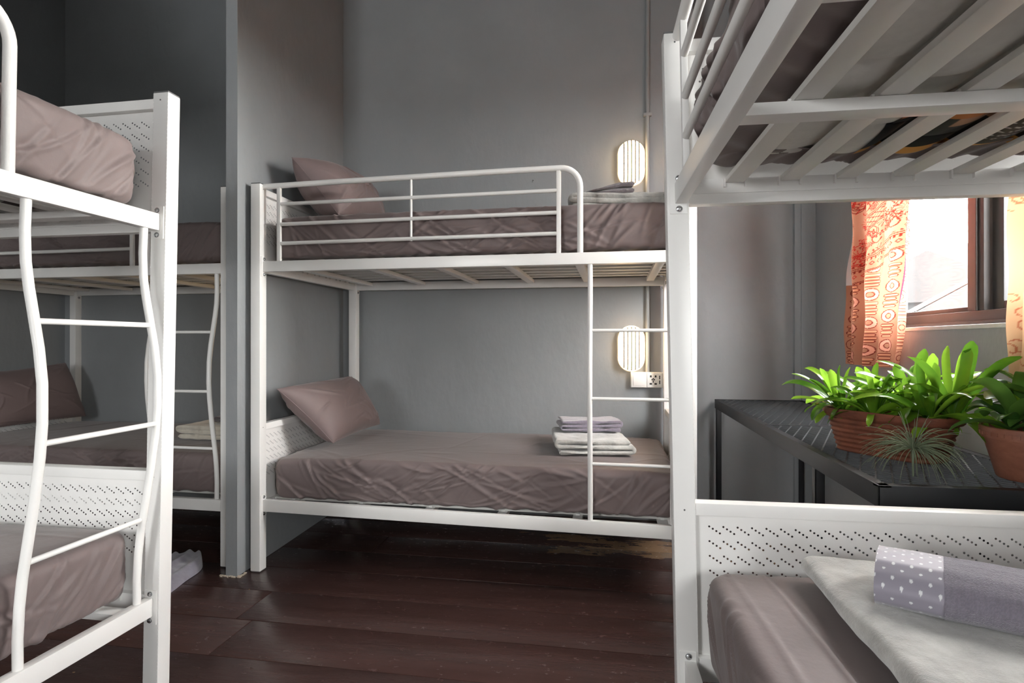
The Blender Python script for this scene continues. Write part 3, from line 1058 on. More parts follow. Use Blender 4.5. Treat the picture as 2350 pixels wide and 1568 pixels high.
# ------------------------------------------------------------------ folded cloths
def folded(path, thick, length, name, mat, label, cat, group, loc, rz, seed, axis='y', na=64, amp=.004, nscale=22, color=None, droop=0.0, skew=0.0, swell=None):
    """a thick cloth folded along a 2D path (a, z) and carried `length` along the other axis"""
    rs = np.random.RandomState(seed)
    pts = [np.array(p, float) for p in path]
    # resample
    seg = [np.linalg.norm(b_ - a_) for a_, b_ in zip(pts[:-1], pts[1:])]
    tot = sum(seg); n = max(40, int(tot / .006)); n = min(n, 420)
    cum = np.concatenate([[0], np.cumsum(seg)])
    ss = np.linspace(0, tot, n)
    cl = np.stack([np.interp(ss, cum, [p[i] for p in pts]) for i in (0, 1)], 1)
    for _ in range(2):
        cl[1:-1] = .25 * cl[:-2] + .5 * cl[1:-1] + .25 * cl[2:]
    tg = np.gradient(cl, axis=0); tg /= np.linalg.norm(tg, axis=1)[:, None]
    nr = np.stack([-tg[:, 1], tg[:, 0]], 1)
    hw = thick / 2
    e = np.clip(np.minimum(ss, tot - ss) / hw, 0, 1); tw = hw * np.sqrt(np.clip(1 - (1 - e) ** 2, .02, 1))
    outl = np.concatenate([cl + nr * tw[:, None], (cl - nr * tw[:, None])[::-1]])
    m = len(outl)
    yv = np.linspace(0, length, na)
    yv = np.concatenate([[0, .002, .005], yv[1:-1], [length - .005, length - .002, length]]); na = len(yv)
    A = np.repeat(outl[None, :, 0], na, 0); Z = np.repeat(outl[None, :, 1], na, 0); Y = np.repeat(yv[:, None], m, 1)
    nrm = np.concatenate([nr, -nr[::-1]])
    endf = np.clip(np.minimum(yv, length - yv) / .006, 0, 1)
    shrink = (1 - np.sqrt(np.clip(1 - (1 - endf) ** 2, 0, 1))) * hw * .9
    P3 = np.stack([A.ravel(), Y.ravel(), Z.ravel()], 1)
    d = amp * snoise(P3, rs, nscale, 3) + amp * .5 * snoise(P3 * np.array([1, 1, .1]), rs, nscale * 2.6, 2)
    d = d.reshape(na, m)
    A2 = A + nrm[None, :, 0] * (d * .5 - shrink[:, None]); Z2 = Z + nrm[None, :, 1] * (d * .5 - shrink[:, None])
    gl = snoise(np.stack([A.ravel() * 1, Y.ravel() * 1, np.zeros(A.size)], 1), rs, 9, 2).reshape(na, m)
    Z2 = Z2 + gl * amp * .8 * np.clip(Z / .03, 0, 1)
    Y2 = Y + amp * 1.6 * snoise(np.stack([A.ravel(), np.zeros(A.size), Z.ravel() * 3], 1), rs, 14, 2).reshape(na, m)
    A2 = A2 + amp * 1.2 * snoise(np.stack([np.zeros(A.size), Y.ravel(), Z.ravel() * 3], 1), rs, 12, 2).reshape(na, m) + skew * Y * (Z / .05)
    if swell is not None: A2, Y2, Z2 = swell(A2, Y2, Z2)
    Z2 = Z2 - Z2.min() + .0006
    if axis == 'y': V = np.stack([A2.ravel(), Y2.ravel(), Z2.ravel()], 1)
    else: V = np.stack([Y2.ravel(), A2.ravel(), Z2.ravel()], 1)
    q = grid_quads(na, m)
    i = np.arange(na - 1)
    wrap = np.stack([i * m + m - 1, (i + 1) * m + m - 1, (i + 1) * m, i * m], 1)
    Q = np.concatenate([q, wrap])
    # end caps: stitch the two sides of the ribbon
    caps = []
    for base in (0, (na - 1) * m):
        k = np.arange(n - 1)
        c_ = np.stack([base + k, base + k + 1, base + (m - 2 - k), base + (m - 1 - k)], 1)
        caps.append(c_ if base == 0 else c_[:, ::-1])
    Q = np.concatenate([Q] + caps)
    if axis == 'y': Q = Q[:, ::-1]
    cols = color(A, Y, Z) if color is not None else None
    me = np_mesh(name, V, Q, mat, cols=None if cols is None else cols.reshape(-1, 3), sharp=70)
    o = link(name, me, None, loc)
    o.rotation_euler = (0, 0, rz)
    tag(o, label, cat, group)
    return o


def serp(w, gaps, first_right=True, r=None):
    """serpentine path: layers at heights gaps, folded alternately right and left"""
    p = []
    x0, x1 = 0.012, w
    d = first_right
    for i, z in enumerate(gaps):
        a, c = (x0, x1) if d else (x1, x0)
        if i: a = p[-1][0]
        p.append((a, z)); p.append((c, z))
        if i + 1 < len(gaps):
            zn = gaps[i + 1]; rr = (zn - z) / 2
            for k in (30, 60, 90, 120, 150):
                p.append((c + (rr if d else -rr) * math.sin(R(k)) * 1.1, z + rr - rr * math.cos(R(k))))
        d = not d
    return p


BG = 'folded blankets laid at the foot ends'
TG = 'folded towels laid on the blankets'
folded(serp(.345, (.012, .040, .062)), .021, .40, 'blanket', M['fleece'],
       'pale grey fleece blanket folded on the middle lower bunk, behind the ladder', 'blanket', BG, (-.235, 2.66, zm_lo + .006), .12, 5, amp=.0065)
folded(serp(.30, (.008, .026, .044), False), .013, .24, 'towel', M['towel_purple'],
       'lilac towel folded on the pale blanket of the middle lower bunk', 'towel', TG, (-.225, 2.85, zm_lo + .086), .20, 6, amp=.006)
folded(serp(.42, (.012, .038, .060)), .021, .36, 'blanket', M['fleece'],
       'grey fleece blanket folded on the middle upper bunk, under the upper lamp', 'blanket', BG, (-.165, 2.62, zm_up + .003), .06, 9, amp=.008)
folded(serp(.22, (.009, .031), False), .017, .24, 'towel', M['towel_dark'],
       'dark taupe towel folded on the grey blanket of the middle upper bunk', 'towel', TG, (-.095, 2.645, zm_up + .084), .10, 10, amp=.006,
       swell=lambda a, y, z: (a, y, z * (.35 + 1.0 * np.clip(a / .16, 0, 1))))
folded(serp(.44, (.012, .040, .062)), .021, .36, 'blanket', M['fleece_warm'],
       'beige blanket folded at the ladder end of the far left lower bunk', 'blanket', BG, (-2.345, 2.80, zm_lo + .002), .03, 12, amp=.006)
folded(serp(.26, (.008, .026), False), .013, .24, 'towel', M['towel_dark'],
       'dark towel on the beige blanket of the far left lower bunk', 'towel', TG, (-2.19, 2.90, zm_lo + .084), .03, 13, amp=.004)
# nearest right bed: large blanket and dotted towel
folded(serp(.60, (.012, .034), False), .0205, .83, 'blanket', M['fleece'],
       'large pale grey fleece blanket folded on the nearest right lower bunk', 'blanket', BG, (.428, .495, zm_lo + .024), .0, 14, amp=.0085, nscale=17, na=120)


def towel_colors(A, Y, Z):
    c = np.empty(A.shape + (3,)); c[:] = (.235, .215, .262)
    # darker terry mottling
    n = np.sin(A * 900 + 3 * np.sin(Y * 700)) * np.sin(Y * 820 + 2 * np.sin(Z * 900))
    c *= (1 + .16 * n)[..., None]
    # embroidered motif: a little heart and lines of stitched script
    top = (Z > .045)
    ce = (A + 0.0)
    hy, hx = (Y - .245) / .017, (ce - .095) / .015
    heart = (hy ** 2 + hx ** 2 - 1) ** 3 - hy ** 2 * (-hx) ** 3 * 1.0 < 0
    c[heart & top & (np.sin(A * 2600) > -.4)] = (.55, .56, .78)
    for k, a0 in enumerate((.060, .072, .086, .098)):
        ln = (np.abs(A - a0 - .003 * np.sin(Y * 260 + k)) < .0016) & (Y > .285) & (Y < .40 - .008 * k) & (np.sin(Y * (420 + 60 * k) + k) > -.5) & top
        c[ln] = (.52, .52, .72) if k < 2 else (.55, .42, .40)
    c[(np.abs(A - .125) < .006) & (np.abs(Y - .315) < .016) & top & (np.sin(Y * 900) > -.2)] = (.45, .28, .22)
    return c


def band_colors(A, Y, Z):
    c = np.empty(A.shape + (3,)); c[:] = (.33, .305, .365)
    return c


tw_path = serp(.148, (.008, .024, .040), False)
# bulkier wrap: outer layer goes over the front edge
def puff(a, y, z): return a, y, z * 1.30
tl = Vector((.462, 1.092, zm_lo + .0765)); trz = -.47
tw_path = [(.135, .010), (.02, .010), (.006, .020), (.02, .026), (.13, .028), (.142, .036), (.13, .044), (.03, .044)]
tw_outer = [(p_, q_ * 1.02) for p_, q_ in [(.150, .008), (.02, .006), (.002, .016), (-.004, .034), (.007, .049), (.03, .061), (.07, .065), (.11, .062), (.143, .048), (.156, .030), (.150, .018)]]
tow = empty('towel', tl, trz)
tag(tow, 'lilac terry towel with a white-dotted band, at lower right on the large blanket', 'towel', TG)


def slab(path, thick, x0, x1, name, mat, seed, colf, nx_, ns_, amp):
    rs = np.random.RandomState(seed)
    pts = np.array(path); seg = np.linalg.norm(np.diff(pts, axis=0), axis=1); cum = np.concatenate([[0], np.cumsum(seg)])
    ss = np.linspace(0, cum[-1], ns_)
    cl = np.stack([np.interp(ss, cum, pts[:, i]) for i in (0, 1)], 1)
    for _ in range(6): cl[1:-1] = .25 * cl[:-2] + .5 * cl[1:-1] + .25 * cl[2:]
    ss = np.concatenate([[0], np.cumsum(np.linalg.norm(np.diff(cl, axis=0), axis=1))])
    tg = np.gradient(cl, axis=0); tg /= np.linalg.norm(tg, axis=1)[:, None]
    nr = np.stack([tg[:, 1], -tg[:, 0]], 1)
    xs = np.linspace(x0, x1, nx_)
    X, I = np.meshgrid(xs, np.arange(ns_), indexing='ij')
    base = cl[I.ravel()]; nn = nr[I.ravel()]
    P3 = np.stack([X.ravel(), base[:, 0], base[:, 1]], 1)
    d = amp * snoise(P3, rs, 20, 3)
    Vo = np.stack([X.ravel(), base[:, 0] + nn[:, 0] * d, base[:, 1] + nn[:, 1] * d], 1)
    Vi = Vo.copy(); Vi[:, 1] -= nn[:, 0] * thick; Vi[:, 2] -= nn[:, 1] * thick
    V = np.concatenate([Vo, Vi]); nV = len(Vo)
    Q = [grid_quads(nx_, ns_, 0, True), grid_quads(nx_, ns_, nV, False)]
    i = np.arange(nx_ - 1)
    for s0, fl in ((0, 0), (ns_ - 1, 1)):
        q = np.stack([i * ns_ + s0, (i + 1) * ns_ + s0, (i + 1) * ns_ + s0 + nV, i * ns_ + s0 + nV], 1); Q.append(q[:, ::-1] if fl else q)
    j = np.arange(ns_ - 1)
    for r0, fl in ((0, 1), ((nx_ - 1) * ns_, 0)):
        q = np.stack([r0 + j, r0 + j + 1, r0 + j + 1 + nV, r0 + j + nV], 1); Q.append(q[:, ::-1] if fl else q)
    cols = None
    if colf:
        S = ss[I.ravel()]
        cc = colf(S, X.ravel(), base[:, 0], base[:, 1]); cols = np.concatenate([cc, cc * .8])
    return link(name, np_mesh(name, V, np.concatenate(Q), mat, cols=cols, sharp=60), tow)


def terry(S, X, A, Z):
    c = np.empty((len(S), 3)); c[:] = (.225, .205, .245)
    n = np.sin(S * 800 + 3 * np.sin(X * 600)) * np.sin(X * 760 + 2 * np.sin(S * 700))
    c *= (1 + .14 * n)[:, None]
    top = Z > .055
    hy, hx = (X - .235) / .016, (A - .066) / .013
    heart = ((hy ** 2 + hx ** 2 - 1) ** 3 - hy ** 2 * hx ** 3 < 0) & top & (np.sin(A * 2300 + X * 500) > -.5)
    c[heart] = (.50, .52, .78)
    for k, a0 in enumerate((.088, .076, .062, .050)):
        ln = (np.abs(A - a0 - .0022 * np.sin(X * 240 + k)) < .0017) & (X > .285 + .01 * k) & (X < .385 - .006 * k) & (np.sin(X * (380 + 60 * k) + k) > -.6) & top
        c[ln] = (.46, .46, .68) if k < 2 else (.48, .36, .36)
    c[(np.abs(A - .112) < .008) & (np.abs(X - .335) < .020) & top & (np.sin(X * 700 + A * 600) > -.1)] = (.42, .25, .20)
    return c


def dots(S, X, A, Z):
    c = np.empty((len(S), 3)); c[:] = (.300, .275, .330)
    p = .0265
    for ox in (0, .5):
        gx = (X / p + ox) % 1 - .5; gs = (S / p + ox) % 1 - .5
        c[(gx * gx + gs * gs) < .0085] = (.80, .80, .82)
    return c


slab(tw_outer, .011, .098, .50, 'towel_body', M['towel_print'], 4, terry, 220, 190, .0035)
slab(tw_outer, .010, .0, .098, 'dotted_band', M['towel_band'], 5, dots, 120, 300, .0012)['label'] = 'smooth lilac band with white dots'
slab([(.14, .020), (.03, .016), (.016, .030), (.04, .036), (.138, .040)], .009, .004, .495, 'inner_fold', M['towel_purple'], 6, None, 60, 60, .002)

# lilac cloth dropped on the floor behind the nearest left post
na_, nc_ = 120, 110
a, c = np.meshgrid(np.linspace(0, 1, na_), np.linspace(0, 1, nc_), indexing='ij')
rs = np.random.RandomState(21)
ee = np.clip(np.minimum(a, 1 - a) / .10, 0, 1); ec = np.clip(np.minimum(c, 1 - c) / .07, 0, 1)
rim = np.sqrt(np.clip(1 - (1 - ee) ** 2, 0, 1)) * np.sqrt(np.clip(1 - (1 - ec) ** 2, 0, 1))
ph = c * 24 + c * 3.5 * np.sin(a * 3.2) + .9 * c * np.sin(a * 7 + c * 5)
ridge = (.70 + .30 * np.sin(ph / 2) ** 2 + .05 * np.sin(ph * 1.7 + a * 6)) * (1 - .45 * a ** 4)
hgt = (.020 + .050 * a ** .8 * np.sin(np.clip(c * 1.15 + .12, 0, 1) * math.pi) ** .4) * ridge * rim
hgt += rim * .0025 * snoise(np.stack([a.ravel() * .4, c.ravel() * .4, a.ravel() * 0], 1), rs, 60, 2).reshape(a.shape)
xr = -1.828 - .025 * a - .13 * a ** 4 + .006 * np.sin(a * 11)
xl = -2.27 + .12 * a
yy_ = 2.10 + .45 * a + .02 * np.sin(c * 9) - .05 * np.abs(c - .4)
V = np.stack([(xr + (xl - xr) * c).ravel(), yy_.ravel(), np.maximum(hgt, .0008).ravel()], 1)
V -= np.array([-2.03, 2.33, 0])
rag = link('cloth', np_mesh('cloth', V, grid_quads(na_, nc_), M['rag']), None, (-2.03, 2.33, 0.0))
tag(rag, 'crumpled lilac cloth dropped on the floor beside the grey partition foot', 'cloth')

# ------------------------------------------------------------------ wall lamps, socket, conduit
def capsule(hx, hz, n=14):
    """outline of an upright stadium, half width hx, half height hz"""
    p = []
    for k in range(n + 1):
        an = math.pi * k / n; p.append((hx * math.cos(an), hz - hx + hx * math.sin(an)))
    for k in range(n + 1):
        an = math.pi + math.pi * k / n; p.append((hx * math.cos(an), -(hz - hx) + hx * math.sin(an)))
    return p


def dome(mb, hx, hz, y0, depth, rings, n=14):
    V = []; F = []
    for i in range(rings + 1):
        t = i / rings
        an = t * math.pi / 2
        k = math.cos(an) ** .75 if i < rings else 0.0
        yy = y0 - depth * math.sin(an)
        sx = hx * (.10 + .90 * k) if i < rings else hx * .1
        # shrink towards the spine of the stadium
        for x, z in capsule(max(sx, .002), max(sx, .002) + (hz - hx), n):
            V.append((x, yy, z))
    m = 2 * (n + 1)
    for i in range(rings):
        for k in range(m):
            F.append((i * m + k, i * m + (k + 1) % m, (i + 1) * m + (k + 1) % m, (i + 1) * m + k))
    F.append(tuple(rings * m + k for k in range(m)))
    mb.add(V, F)


def wall_lamp(x, z, label):
    o = empty('wall_lamp', (x, BACK_Y - .001, z))
    tag(o, label, 'wall lamp', 'lit oval wall lamps by the conduit')
    hx, hz = .076, .134
    m = MB()
    oc = capsule(hx - .004, hz - .004)
    V = [(a, 0, c) for a, c in oc] + [(a, -.022, c) for a, c in oc]; k = len(oc)
    m.add(V, [(i, (i + 1) % k, (i + 1) % k + k, i + k) for i in range(k)] + [tuple(range(k)), tuple(range(2 * k - 1, k - 1, -1))])
    link('lamp_base', m.mesh('lamp_base', M['lamprim']), o)
    m = MB(); dome(m, hx, hz, -.020, .056, 9, 18)
    link('diffuser', m.mesh('diffuser', M['lampglow']), o)
    # raised ribs down the ribbed cover
    for dx in (-.043, -.022, 0, .022, .043):
        pts = []
        L2 = hz - hx + math.sqrt(max(hx ** 2 - dx ** 2, 0)) - .006
        for q in range(17):
            zz = -L2 + 2 * L2 * q / 16
            ez = max(0, abs(zz) - (hz - hx))
            rr = min(1, math.hypot(dx, ez) / hx)
            kk = ((rr - .10) / .90) if rr > .1 else 0
            an = math.acos(min(1, max(0, kk) ** (1 / .75)))
            pts.append((dx, -.020 - .056 * math.sin(an) - .0002, zz))
        m = MB(); m.tube(pts, .0042, 6)
        link('rib', m.mesh('rib', M['lamprib']), o)
    m = MB()
    oc = [(a, -.0215, c) for a, c in capsule(hx + .0015, hz + .0015, 18)]
    m.tube(oc + [oc[0]], .003, 6, cap=False)
    link('rim', m.mesh('rim', M['lamprim']), o)
    return o


wall_lamp(.143, 2.133, 'lit oval ribbed wall lamp above the upper deck blanket')
wall_lamp(.143, 1.027, 'lit oval ribbed wall lamp below the deck, just above the socket plate')
wall_lamp(-1.975, 1.027, 'lit oval ribbed wall lamp tucked behind the partition, under the far left upper deck')
m = MB(); m.tube([(.2385, BACK_Y - .0125, .885), (.2385, BACK_Y - .0125, 2.2), (.2385, BACK_Y - .0125, CEIL)], .0125, 14)
con = link('conduit', m.mesh('conduit', M['conduit']))
tag(con, 'grey painted conduit running down the wall beside the lamps to the socket', 'conduit')
for z in (2.42, 3.2):
    m = MB(); m.box(.214, .263, BACK_Y - .027, BACK_Y - .0005, z - .009, z + .009, .003)
    link('clip', m.mesh('clip', M['conduit']), con)
so = empty('wall_socket', (.233, BACK_Y - .001, .841))
tag(so, 'white double plate with rocker switch and socket holes under the lower lamp', 'socket')
m = MB(); m.box(-.094, .094, -.034, 0, -.046, .046, .004); link('back_box', m.mesh('back_box', M['plastic']), so)
m = MB(); m.box(-.090, -.001, -.041, -.034, -.043, .043, .003); sp = link('switch_plate', m.mesh('switch_plate', M['plastic']), so)
m = MB(); m.box(-.080, -.012, -.045, -.041, -.033, .033, .0018); link('rocker', m.mesh('rocker', M['plastic']), sp)
m = MB(); m.box(.001, .090, -.041, -.034, -.043, .043, .003); sp = link('socket_plate', m.mesh('socket_plate', M['plastic']), so)
m = MB()
for (x, z, w, h) in ((.022, .022, .005, .006), (.050, .022, .005, .006), (.022, -.022, .007, .005), (.050, -.022, .007, .005), (.030, .003, .004, .004), (.042, .003, .004, .004), (.036, -.008, .003, .007), (.036, .008, .003, .004),
                     (.073, .016, .003, .011), (.073, -.012, .003, .011)):
    m.box(x - w, x + w, -.0416, -.0405, z - h, z + h)
link('socket_holes', m.mesh('socket_holes', M['black_plastic'], False), sp)
m = MB(); m.tube([(0, 0, 0), (.002, -.014, .002), (.006, -.020, .004)], [.0035, .003, .0045], 8)
sn = link('wall_screw', m.mesh('wall_screw', M['chrome']), None, (-.454, BACK_Y - .001, 2.055))
tag(sn, 'small screw left in the wall above the guard rail', 'screw')

# ------------------------------------------------------------------ black mesh-topped table
TZ = .705
TX0, TX1, TY0, TY1 = .672, 1.192, 1.565, 3.772
tb = empty('metal_table', (TX0, TY0, 0))
tag(tb, 'black steel table with expanded mesh top along the window wall', 'table')
def tp(name, m, mat=M['blackmetal'], smooth=True):
    return link(name, m.mesh(name, mat, smooth, lambda x, y, z: (x - TX0, y - TY0, z)), tb)
H0 = TZ - .056
for n_, (x0, x1, y0, y1) in {'a': (TX0, TX0 + .004, TY0, TY1), 'b': (TX1 - .004, TX1, TY0, TY1), 'c': (TX0, TX1, TY0, TY0 + .004), 'd': (TX0, TX1, TY1 - .004, TY1)}.items():
    m = MB(); m.box(x0, x1, y0, y1, H0, TZ, .001)
    # horizontal leg of the angle
    if n_ == 'a': m.box(x1, x1 + .026, y0, y1, TZ - .005, TZ - .001)
    if n_ == 'b': m.box(x0 - .026, x0, y0, y1, TZ - .005, TZ - .001)
    if n_ == 'c': m.box(x0, x1, y1, y1 + .026, TZ - .005, TZ - .001)
    if n_ == 'd': m.box(x0, x1, y0 - .026, y0, TZ - .005, TZ - .001)
    tp('frame_rail', m)
m = MB(); m.box(TX0 + .004, TX1 - .004, 2.628, 2.654, TZ - .012, TZ + .0005, .001); tp('cross_rail', m)
m = MB(); m.box(TX0 + .004, TX1 - .004, 2.02, 2.045, TZ - .05, TZ - .012, .001); tp('cross_rail', m)
for x0 in (TX0 + .0045, TX1 - .0345):
    for y0 in (TY0 + .0045, 2.02, TY1 - .0345):
        m = MB(); m.box(x0, x0 + .030, y0, y0 + .004, .0, H0 + .02, .001); m.box(x0 if x0 < .9 else x0 + .026, x0 + .004 if x0 < .9 else x0 + .030, y0, y0 + .030, 0, H0 + .02, .001)
        tp('leg', m)
m = MB(); m.box(TX0 + .03, TX1 - .03, TY0 + .012, TY0 + .020, .55, .60, .001)


def strand_panel(x0, x1, y0, y1):
    m = MB()
    for ang, sp, w, h in ((R(90 - 22.8), .0378, .0022, .0014), (R(90 + 51), .0262, .0017, .0022)):
        d = Vector((math.cos(ang), math.sin(ang))); n = Vector((-d.y, d.x))
        cx, cy = (x0 + x1) / 2, (y0 + y1) / 2
        half = math.hypot(x1 - x0, y1 - y0) / 2
        k = -int(half / sp) - 1
        while k * sp < half:
            o = Vector((cx, cy)) + n * k * sp
            t0, t1 = -9, 9
            for oc, dc, lo, hi in ((o.x, d.x, x0, x1), (o.y, d.y, y0, y1)):
                a, c = (lo - oc) / dc, (hi - oc) / dc
                t0 = max(t0, min(a, c)); t1 = min(t1, max(a, c))
            if t1 - t0 > .01:
                a, c = o + d * t0, o + d * t1
                vs = []
                for p in (a, c):
                    for s in (-1, 1):
                        q = p + n * w * s
                        vs += [(q.x, q.y, TZ - .0035 - h), (q.x, q.y, TZ - .0035 + h)]
                m.add(vs, [(0, 1, 5, 4), (2, 6, 7, 3), (0, 4, 6, 2), (1, 3, 7, 5), (0, 2, 3, 1), (4, 5, 7, 6)])
            k += 1
    return m


o = tp('expanded_mesh', strand_panel(TX0 + .004, TX1 - .004, TY0 + .004, 2.63), M['meshmetal'], False)
o = tp('expanded_mesh', strand_panel(TX0 + .004, TX1 - .004, 2.652, TY1 - .004), M['meshmetal'], False)

# ------------------------------------------------------------------ plants
def leaf_mesh(seed, ln, wd, lift, curl, cup=.25, tip=.42, nl=14, mat='leaf', twist=0.0):
    """strap leaf from the origin, rising at angle lift and arching over by curl; runs towards +x"""
    r_ = random.Random(seed)
    m = MB(); V = []; F = []
    an = lift; x = z = yy = 0.0
    ds = ln / nl
    tw = 0
    for i in range(nl + 1):
        t = i / nl
        w = wd / 2 * (.45 + .55 * min(1, t / .35)) * (1 if t < .80 else max(.16, math.cos((t - .80) / .20 * math.pi / 2) ** tip))
        tw = twist * t
        for s in (-1, -.5, 0, .5, 1):
            off = s * w
            up = cup * w * (s * s)
            # normal in the xz plane
            nx_, nz_ = -math.sin(an), math.cos(an)
            oy = off * math.cos(tw); ou = up + off * math.sin(tw)
            V.append((x + nx_ * ou, yy + oy, z + nz_ * ou))
        x += ds * math.cos(an); z += ds * math.sin(an)
        yy += ds * r_.uniform(-.06, .06)
        an -= curl / nl * (.4 + 1.2 * t) 
    for i in range(nl):
        for k in range(4):
            a = i * 5 + k
            F.append((a, a + 1, a + 6, a + 5))
    m.add(V, F)
    return m.mesh('leaf', M[mat])


def pot_round(r0, r1, h, rim_h, rim_o, th=.006, n=40, ribs=0):
    prof = [(0, 0), (r0 - .003, 0), (r0, .003)]
    for k in range(1, 13):
        t = k / 12; z = .003 + (h - rim_h - .003) * t
        prof.append((r0 + (r1 - rim_o - r0) * t, z))
    prof += [(r1 - rim_o * .2, h - rim_h), (r1 - .001, h - rim_h + .004), (r1, h - rim_h * .5), (r1, h - .002), (r1 - .002, h), (r1 - th, h), (r1 - th - .002, h - .03), (r1 - th - rim_o, h - rim_h - .01), (0, h - rim_h - .01)]
    return prof


def lathe(mb, prof, n=40, sx=1.0, sy=1.0, shape=None):
    V = []; F = []
    for r_, z in prof:
        for k in range(n):
            an = 2 * math.pi * k / n
            cx, sy_ = math.cos(an), math.sin(an)
            if shape:
                e = shape
                cx = math.copysign(abs(cx) ** (2 / e), cx); sy_ = math.copysign(abs(sy_) ** (2 / e), sy_)
            V.append((r_[0] * cx if isinstance(r_, tuple) else r_ * cx * sx, r_[1] * sy_ if isinstance(r_, tuple) else r_ * sy_ * sy, z))
    for i in range(len(prof) - 1):
        for k in range(n):
            k2 = (k + 1) % n
            F.append((i * n + k, i * n + k2, (i + 1) * n + k2, (i + 1) * n + k))
    mb.add(V, F)


# long ribbed trough
tc = Vector((.893, 2.005, TZ - .0015 + .001))
ta = math.atan2(-.83, .56)
tr_ = empty('potted_plant', tc, ta)
tag(tr_, 'glossy strap-leaved plants crowding a long ribbed terracotta trough on the mesh table', 'plant')
prof = []
Lh, Wh, Hh = .195, .102, .140
for k in range(29):
    t = k / 28
    z = t * (Hh - .030)
    rib = .0022 * math.sin(t * 2 * math.pi * 7)
    g = .74 + .18 * t
    prof.append(((Lh * (.78 + .15 * t) + rib, Wh * g + rib), z))
prof = [((.001, .001), 0)] + prof
prof += [((Lh * .97, Wh * .97), Hh - .028), ((Lh * 1.0, Wh * 1.0), Hh - .022), ((Lh * 1.01, Wh * 1.02), Hh - .010), ((Lh * 1.0, Wh * 1.0), Hh - .001), ((Lh * .985, Wh * .975), Hh), ((Lh * .95, Wh * .92), Hh - .003), ((Lh * .94, Wh * .9), Hh - .03), ((.001, .001), Hh - .03)]
m = MB(); lathe(m, prof, 64, shape=3.6)
link('pot', m.mesh('pot', M['terra']), tr_)
m = MB()
V = []; nn = 26
for i in range(nn):
    for j in range(14):
        a, c = -1 + 2 * i / (nn - 1), -1 + 2 * j / 13
        # squircle mapping keeps the soil inside the trough
        q = max(abs(a), abs(c)); rr = (abs(a) ** 3.6 + abs(c) ** 3.6) ** (1 / 3.6) if q > 0 else 1
        f_ = q / rr if rr > 0 else 1
        V.append((a * f_ * Lh * .945, c * f_ * Wh * .91, Hh - .022 + rnd.uniform(-.004, .006)))
m.add(V, [(i * 14 + j, i * 14 + j + 1, (i + 1) * 14 + j + 1, (i + 1) * 14 + j) for i in range(nn - 1) for j in range(13)])
link('soil', m.mesh('soil', M['soil']), tr_)

LEAVES = []
for k in range(12):
    r_ = random.Random(100 + k)
    LEAVES.append(leaf_mesh(k, r_.uniform(.14, .21), r_.uniform(.022, .032), r_.uniform(.35, 1.0), r_.uniform(.7, 1.9), twist=r_.uniform(-.35, .35)))
UP = [leaf_mesh(50 + k, .15 + .015 * k, .030, 1.30, .35 + .1 * k, twist=.2 * (k - 1)) for k in range(3)]
LOW = [leaf_mesh(70 + k, .13 + .01 * k, .026, .35, 1.5, twist=.2 * (k - 1)) for k in range(3)]


def rosette(root, x, y, z, n, s, seed):
    r_ = random.Random(seed)
    for k in range(n):
        an = k * 2.39996 + r_.uniform(-.6, .6)
        t = k / n
        if t < .12: me = r_.choice(UP)
        elif t > .80: me = r_.choice(LOW)
        else: me = r_.choice(LEAVES)
        lf = link('leaf', me, root, (x + .012 * math.cos(an), y + .012 * math.sin(an), z))
        tilt = -.50 * (1 - t) + .20 * t + r_.uniform(-.3, .3)
        sc_ = s * r_.uniform(.82, 1.12)
        lf.scale = (sc_, sc_ * r_.uniform(.85, 1.1), sc_)
        lf.rotation_euler = (r_.uniform(-.4, .4), tilt * .8, an)


for i, (x, y, n, s, dz) in enumerate(((-.155, -.01, 27, 1.02, .030), (-.075, .045, 24, .98, .035), (-.02, -.045, 25, .88, .02), (.055, .03, 26, 1.05, .045), (.135, -.03, 25, 1.0, .045), (.165, .04, 26, 1.18, .055))):
    rosette(tr_, x, y, Hh - .024 + dz * .4, n, s, 300 + i)
# yellowed old leaves at the left end and a hanging dry strip
for (x, y, rz_, sc_) in ((-.185, -.02, math.pi - .15, .62), (-.19, .01, math.pi + .3, .5)):
    lf = link('leaf', leaf_mesh(90, .15, .030, .25, .5, mat='leaf_old'), tr_, (x, y, Hh - .010)); lf.rotation_euler = (0, 0, rz_); lf.scale = (sc_,) * 3
    lf['label'] = 'yellowed leaf'

# round plastic pot at the right
p2 = empty('potted_plant', (1.108, 1.700, TZ + .0005))
tag(p2, 'broad-leaved green plant in a round terracotta-coloured plastic pot by the right edge', 'plant')
m = MB(); lathe(m, pot_round(.082, .118, .136, .030, .008), 48)
# slotted relief under the rim
for k in range(44):
    an = 2 * math.pi * k / 44
    rr = .1145
    ca, sa = math.cos(an), math.sin(an)
    for (o1, z0, z1) in ((0, .113, .123),):
        w = .0045
        q = [(rr * ca - w * -sa * s, rr * sa - w * ca * s) for s in (-1, 1)]
        q2 = [((rr + .0052) * ca - w * -sa * s, (rr + .0052) * sa - w * ca * s) for s in (-1, 1)]
        m.add([(*q[0], z0), (*q[1], z0), (*q[1], z1), (*q[0], z1), (*q2[0], z0), (*q2[1], z0), (*q2[1], z1), (*q2[0], z1)], [(4, 5, 6, 7), (0, 4, 7, 3), (1, 2, 6, 5), (3, 7, 6, 2), (0, 1, 5, 4)])
link('pot', m.mesh('pot', M['terra2']), p2)
m = MB(); V = [(0, 0, .112)]
for k in range(28): V.append((.107 * math.cos(k * math.pi / 14), .107 * math.sin(k * math.pi / 14), .108 + rnd.uniform(-.003, .003)))
m.add(V, [(0, k, k % 28 + 1) for k in range(1, 29)])
link('soil', m.mesh('soil', M['soil']), p2)
BROAD = [leaf_mesh(200 + k, .13 + .012 * k, .050, .75, 1.5, cup=.35, tip=.8, mat='leaf2', twist=.25 * (k - 1.5)) for k in range(4)]
